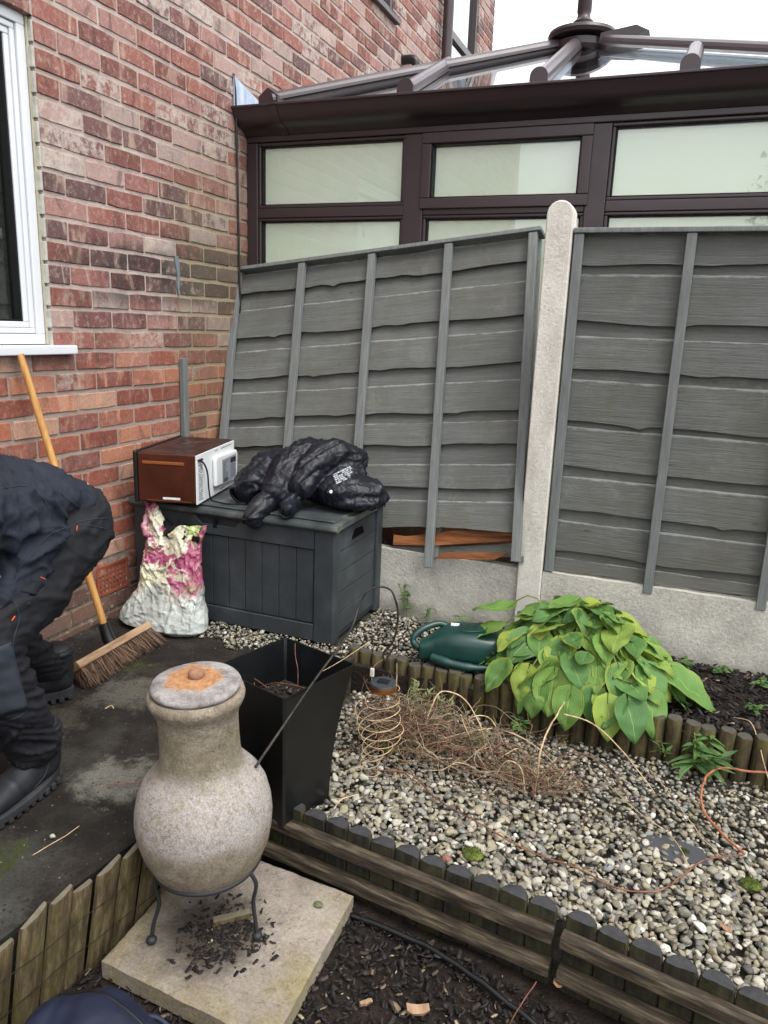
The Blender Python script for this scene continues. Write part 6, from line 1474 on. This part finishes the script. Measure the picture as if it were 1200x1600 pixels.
# loose stones and bits
def rock(nm, lab, cat, loc, s, mat, seed, sq_=(1, .8, .7)):
    v, f = ico(3); v = v*np.array([[1+.35*NZ(*(q*1.5+seed))+.1*NZ(*(q*5+seed))] for q in v])*np.array(sq_)*s
    mb = MB(); mb.add(v.tolist(), f.tolist()); o = mb.obj(nm, mat, None, smooth=True, auto=40); o.location = loc; return tag(o, lab, cat)
rock('mortar_lump', 'rough lump of old mortar lying by the wall between the person\'s legs', 'rubble', (.085, 1.735, .03), .045, MM['stone'], 2.)
rock('mortar_lump', 'squared broken brick end against the wall foot behind the boots', 'rubble', (.04, 1.86, .025), .045, MM['stone'], 6., (1, 1, .6))
rock('pebble', 'single terracotta red pebble near the moss tuft', 'pebble', (1.675, 1.60, -.092), .013, MAT('red_pebble', [(.3, '#7a4f42'), (.7, '#94675a')], 40), 3.)
rock('pebble', 'small green pebble on the far right corner of the slab', 'pebble', (1.40, 1.435, -.193), .013, MAT('green_pebble', [(.3, '#4b5038'), (.7, '#6c7152')], 40), 4., (1, .6, .4))
rock('pebble', 'tiny pale stone fragment on the patio left of the edging', 'pebble', (.83, 1.17, .006), .007, MM['post'], 5.)
for i, (x, y, a, L, lab) in enumerate(((1.71, 1.30, .5, .05, 'pale chunk of wood in the bark near the slab corner'), (1.93, 1.19, -.1, .055, 'long pale splinter lying in the lower bark right of centre'), (1.60, 1.27, .9, .03, 'small pale curled wood shaving in the bark'))):
    mb = MB(); pv, pf_ = CP0[i+3]; mb.add((pv*np.array((L, L*.8, L*1.6))).tolist(), pf_.tolist()); o = mb.obj('wood_piece', MM['broomwood'], None); o.location = (x, y, -.243); o.rotation_euler = (.15, .1, a); tag(o, lab, 'wood piece', 'wood pieces in the lower bark')
dl = leafmesh('leaf', MAT('dead_leaf', [(.3, '#6d4a35'), (.6, '#a37c5e')], 30, bump=.3), 1, .6, 7, .1, .2, .1, .2, .12, 3)
for x, y, z, s, a, lab in ((2.05, 1.28, -.24, .045, .6, 'brown curled dead leaf in the bark below the right edging'), (1.66, 1.16, -.24, .04, 2., 'tan dead leaf in the bark right of the slab'), (1.985, 1.45, -.215, .035, 1.5, 'pale dead leaf wedged at the join of the front edgings'), (2.33, 1.62, -.085, .03, 2.5, 'orange dead leaf on the gravel at the right')):
    o = new('dead_leaf', dl, None, (x, y, z), (.2, -.2, a), (s, s, s)); tag(o, lab, 'leaf', 'dead leaves on the ground')
# drain pipe / hose edge in bark
runner('soaker_hose', 'dark flat hose half buried along the lower bark by the edging', 'hose', [(1.45, 1.49, -.245), (1.7, 1.46, -.24), (1.95, 1.36, -.24), (2.15, 1.26, -.245), (2.4, 1.22, -.25)], .007, MM['black_plastic'], .004)

# ================================================================= BACKPACK at the bottom edge
bk_ = thing('holdall', 'navy fabric bag with a curved zip piping in the lower bed at the bottom left', 'bag', (1.27, .81, -.225))
ch_ = [[((-.12, .04, .10), (.07, .09, .085)), ((-.05, .055, .125), (.085, .09, .082)), ((.07, .035, .105), (.09, .09, .075)), ((.17, .02, .07), (.06, .08, .06))], [((-.10, -.1, .08), (.08, .08, .08)), ((.1, -.1, .07), (.09, .08, .07))], [((-.1, 0, .05), .06), ((.12, 0, .05), .06)]]
hb_ = blob('bag_body', ch_, .007, MM['navybag'], bk_, 5, lambda c, n: folds(c, (9, 9, 9), .006, 3., .001))
mb = MB(); mb.tube(smoothpath([(-.17, .05, .10), (-.13, .08, .17), (-.05, .09, .205), (.04, .085, .19), (.12, .06, .155), (.2, .03, .11)], 8), .0035, 7); onto(mb, hb_, .001, Vector((0, .0, -1))); 
pz_ = MB(); q = smoothpath([(-.17, .075, 0), (-.13, .085, 0), (-.05, .09, 0), (.04, .08, 0), (.12, .06, 0), (.2, .03, 0)], 8)
t_ = MB(); t_.v = [tuple(p+Vector((0, 0, .3))) for p in q]; onto(t_, hb_, -.001, Vector((0, 0, -1))); pz_.tube(t_.v, .0035, 7); pz_.obj('piping', MM['black_plastic'], bk_, smooth=True)
mb = MB(); mb.tube(smoothpath([(.0, .1, .15), (.03, .13, .14), (.07, .13, .12), (.09, .1, .12)], 6), .006, 6); mb.obj('strap', MM['navybag'], bk_, smooth=True)

# a tree in the garden behind, which the conservatory panes mirror
gt = thing('garden_tree', 'leafy garden tree behind the viewer, mirrored in the right hand conservatory panes', 'tree', (3.1, -3.6, -.4))
mb = MB(); mb.tube(smoothpath([(0, 0, 0), (.05, 0, .8), (-.05, .05, 1.6), (.0, 0, 2.6)], 5), [.07]*8+[.045]*8, 8); mb.obj('trunk', MM['twigbark'], gt, smooth=True)
RT = np.random.default_rng(8); q = MB()
for k in range(60):
    c0 = RT.normal(size=3)*np.array((.55, .4, .6))+np.array((0, 0, 2.6))
    for i in range(70):
        p = c0+RT.normal(size=3)*.14; d = RT.normal(size=(3, 3))*.028; b0 = len(q.v); q.v += (p+d).tolist(); q.f.append((b0, b0+1, b0+2))
q.obj('crown', MM['moss'], gt, fix=False)['kind'] = 'stuff'
# ================================================================= hedge on the far side of the garden (seen only in reflections)
hg = MB(); RH = np.random.default_rng(5)
N = 5200; P = np.stack([RH.uniform(4.8, 5.4, N), RH.uniform(-5, 6, N), RH.uniform(-.3, 1.9, N)], 1)
V = []; F = []
for i in range(N):
    d = RH.normal(size=(3, 3))*.05; V += (P[i]+d).tolist(); F.append((3*i, 3*i+1, 3*i+2))
hg.v = V; hg.f = F; me = hg.mesh('hedge', MM['moss'], fix=False); o = bpy.data.objects.new('hedge', me); link(o); tag(o, 'green garden hedge on the far right boundary', 'hedge')
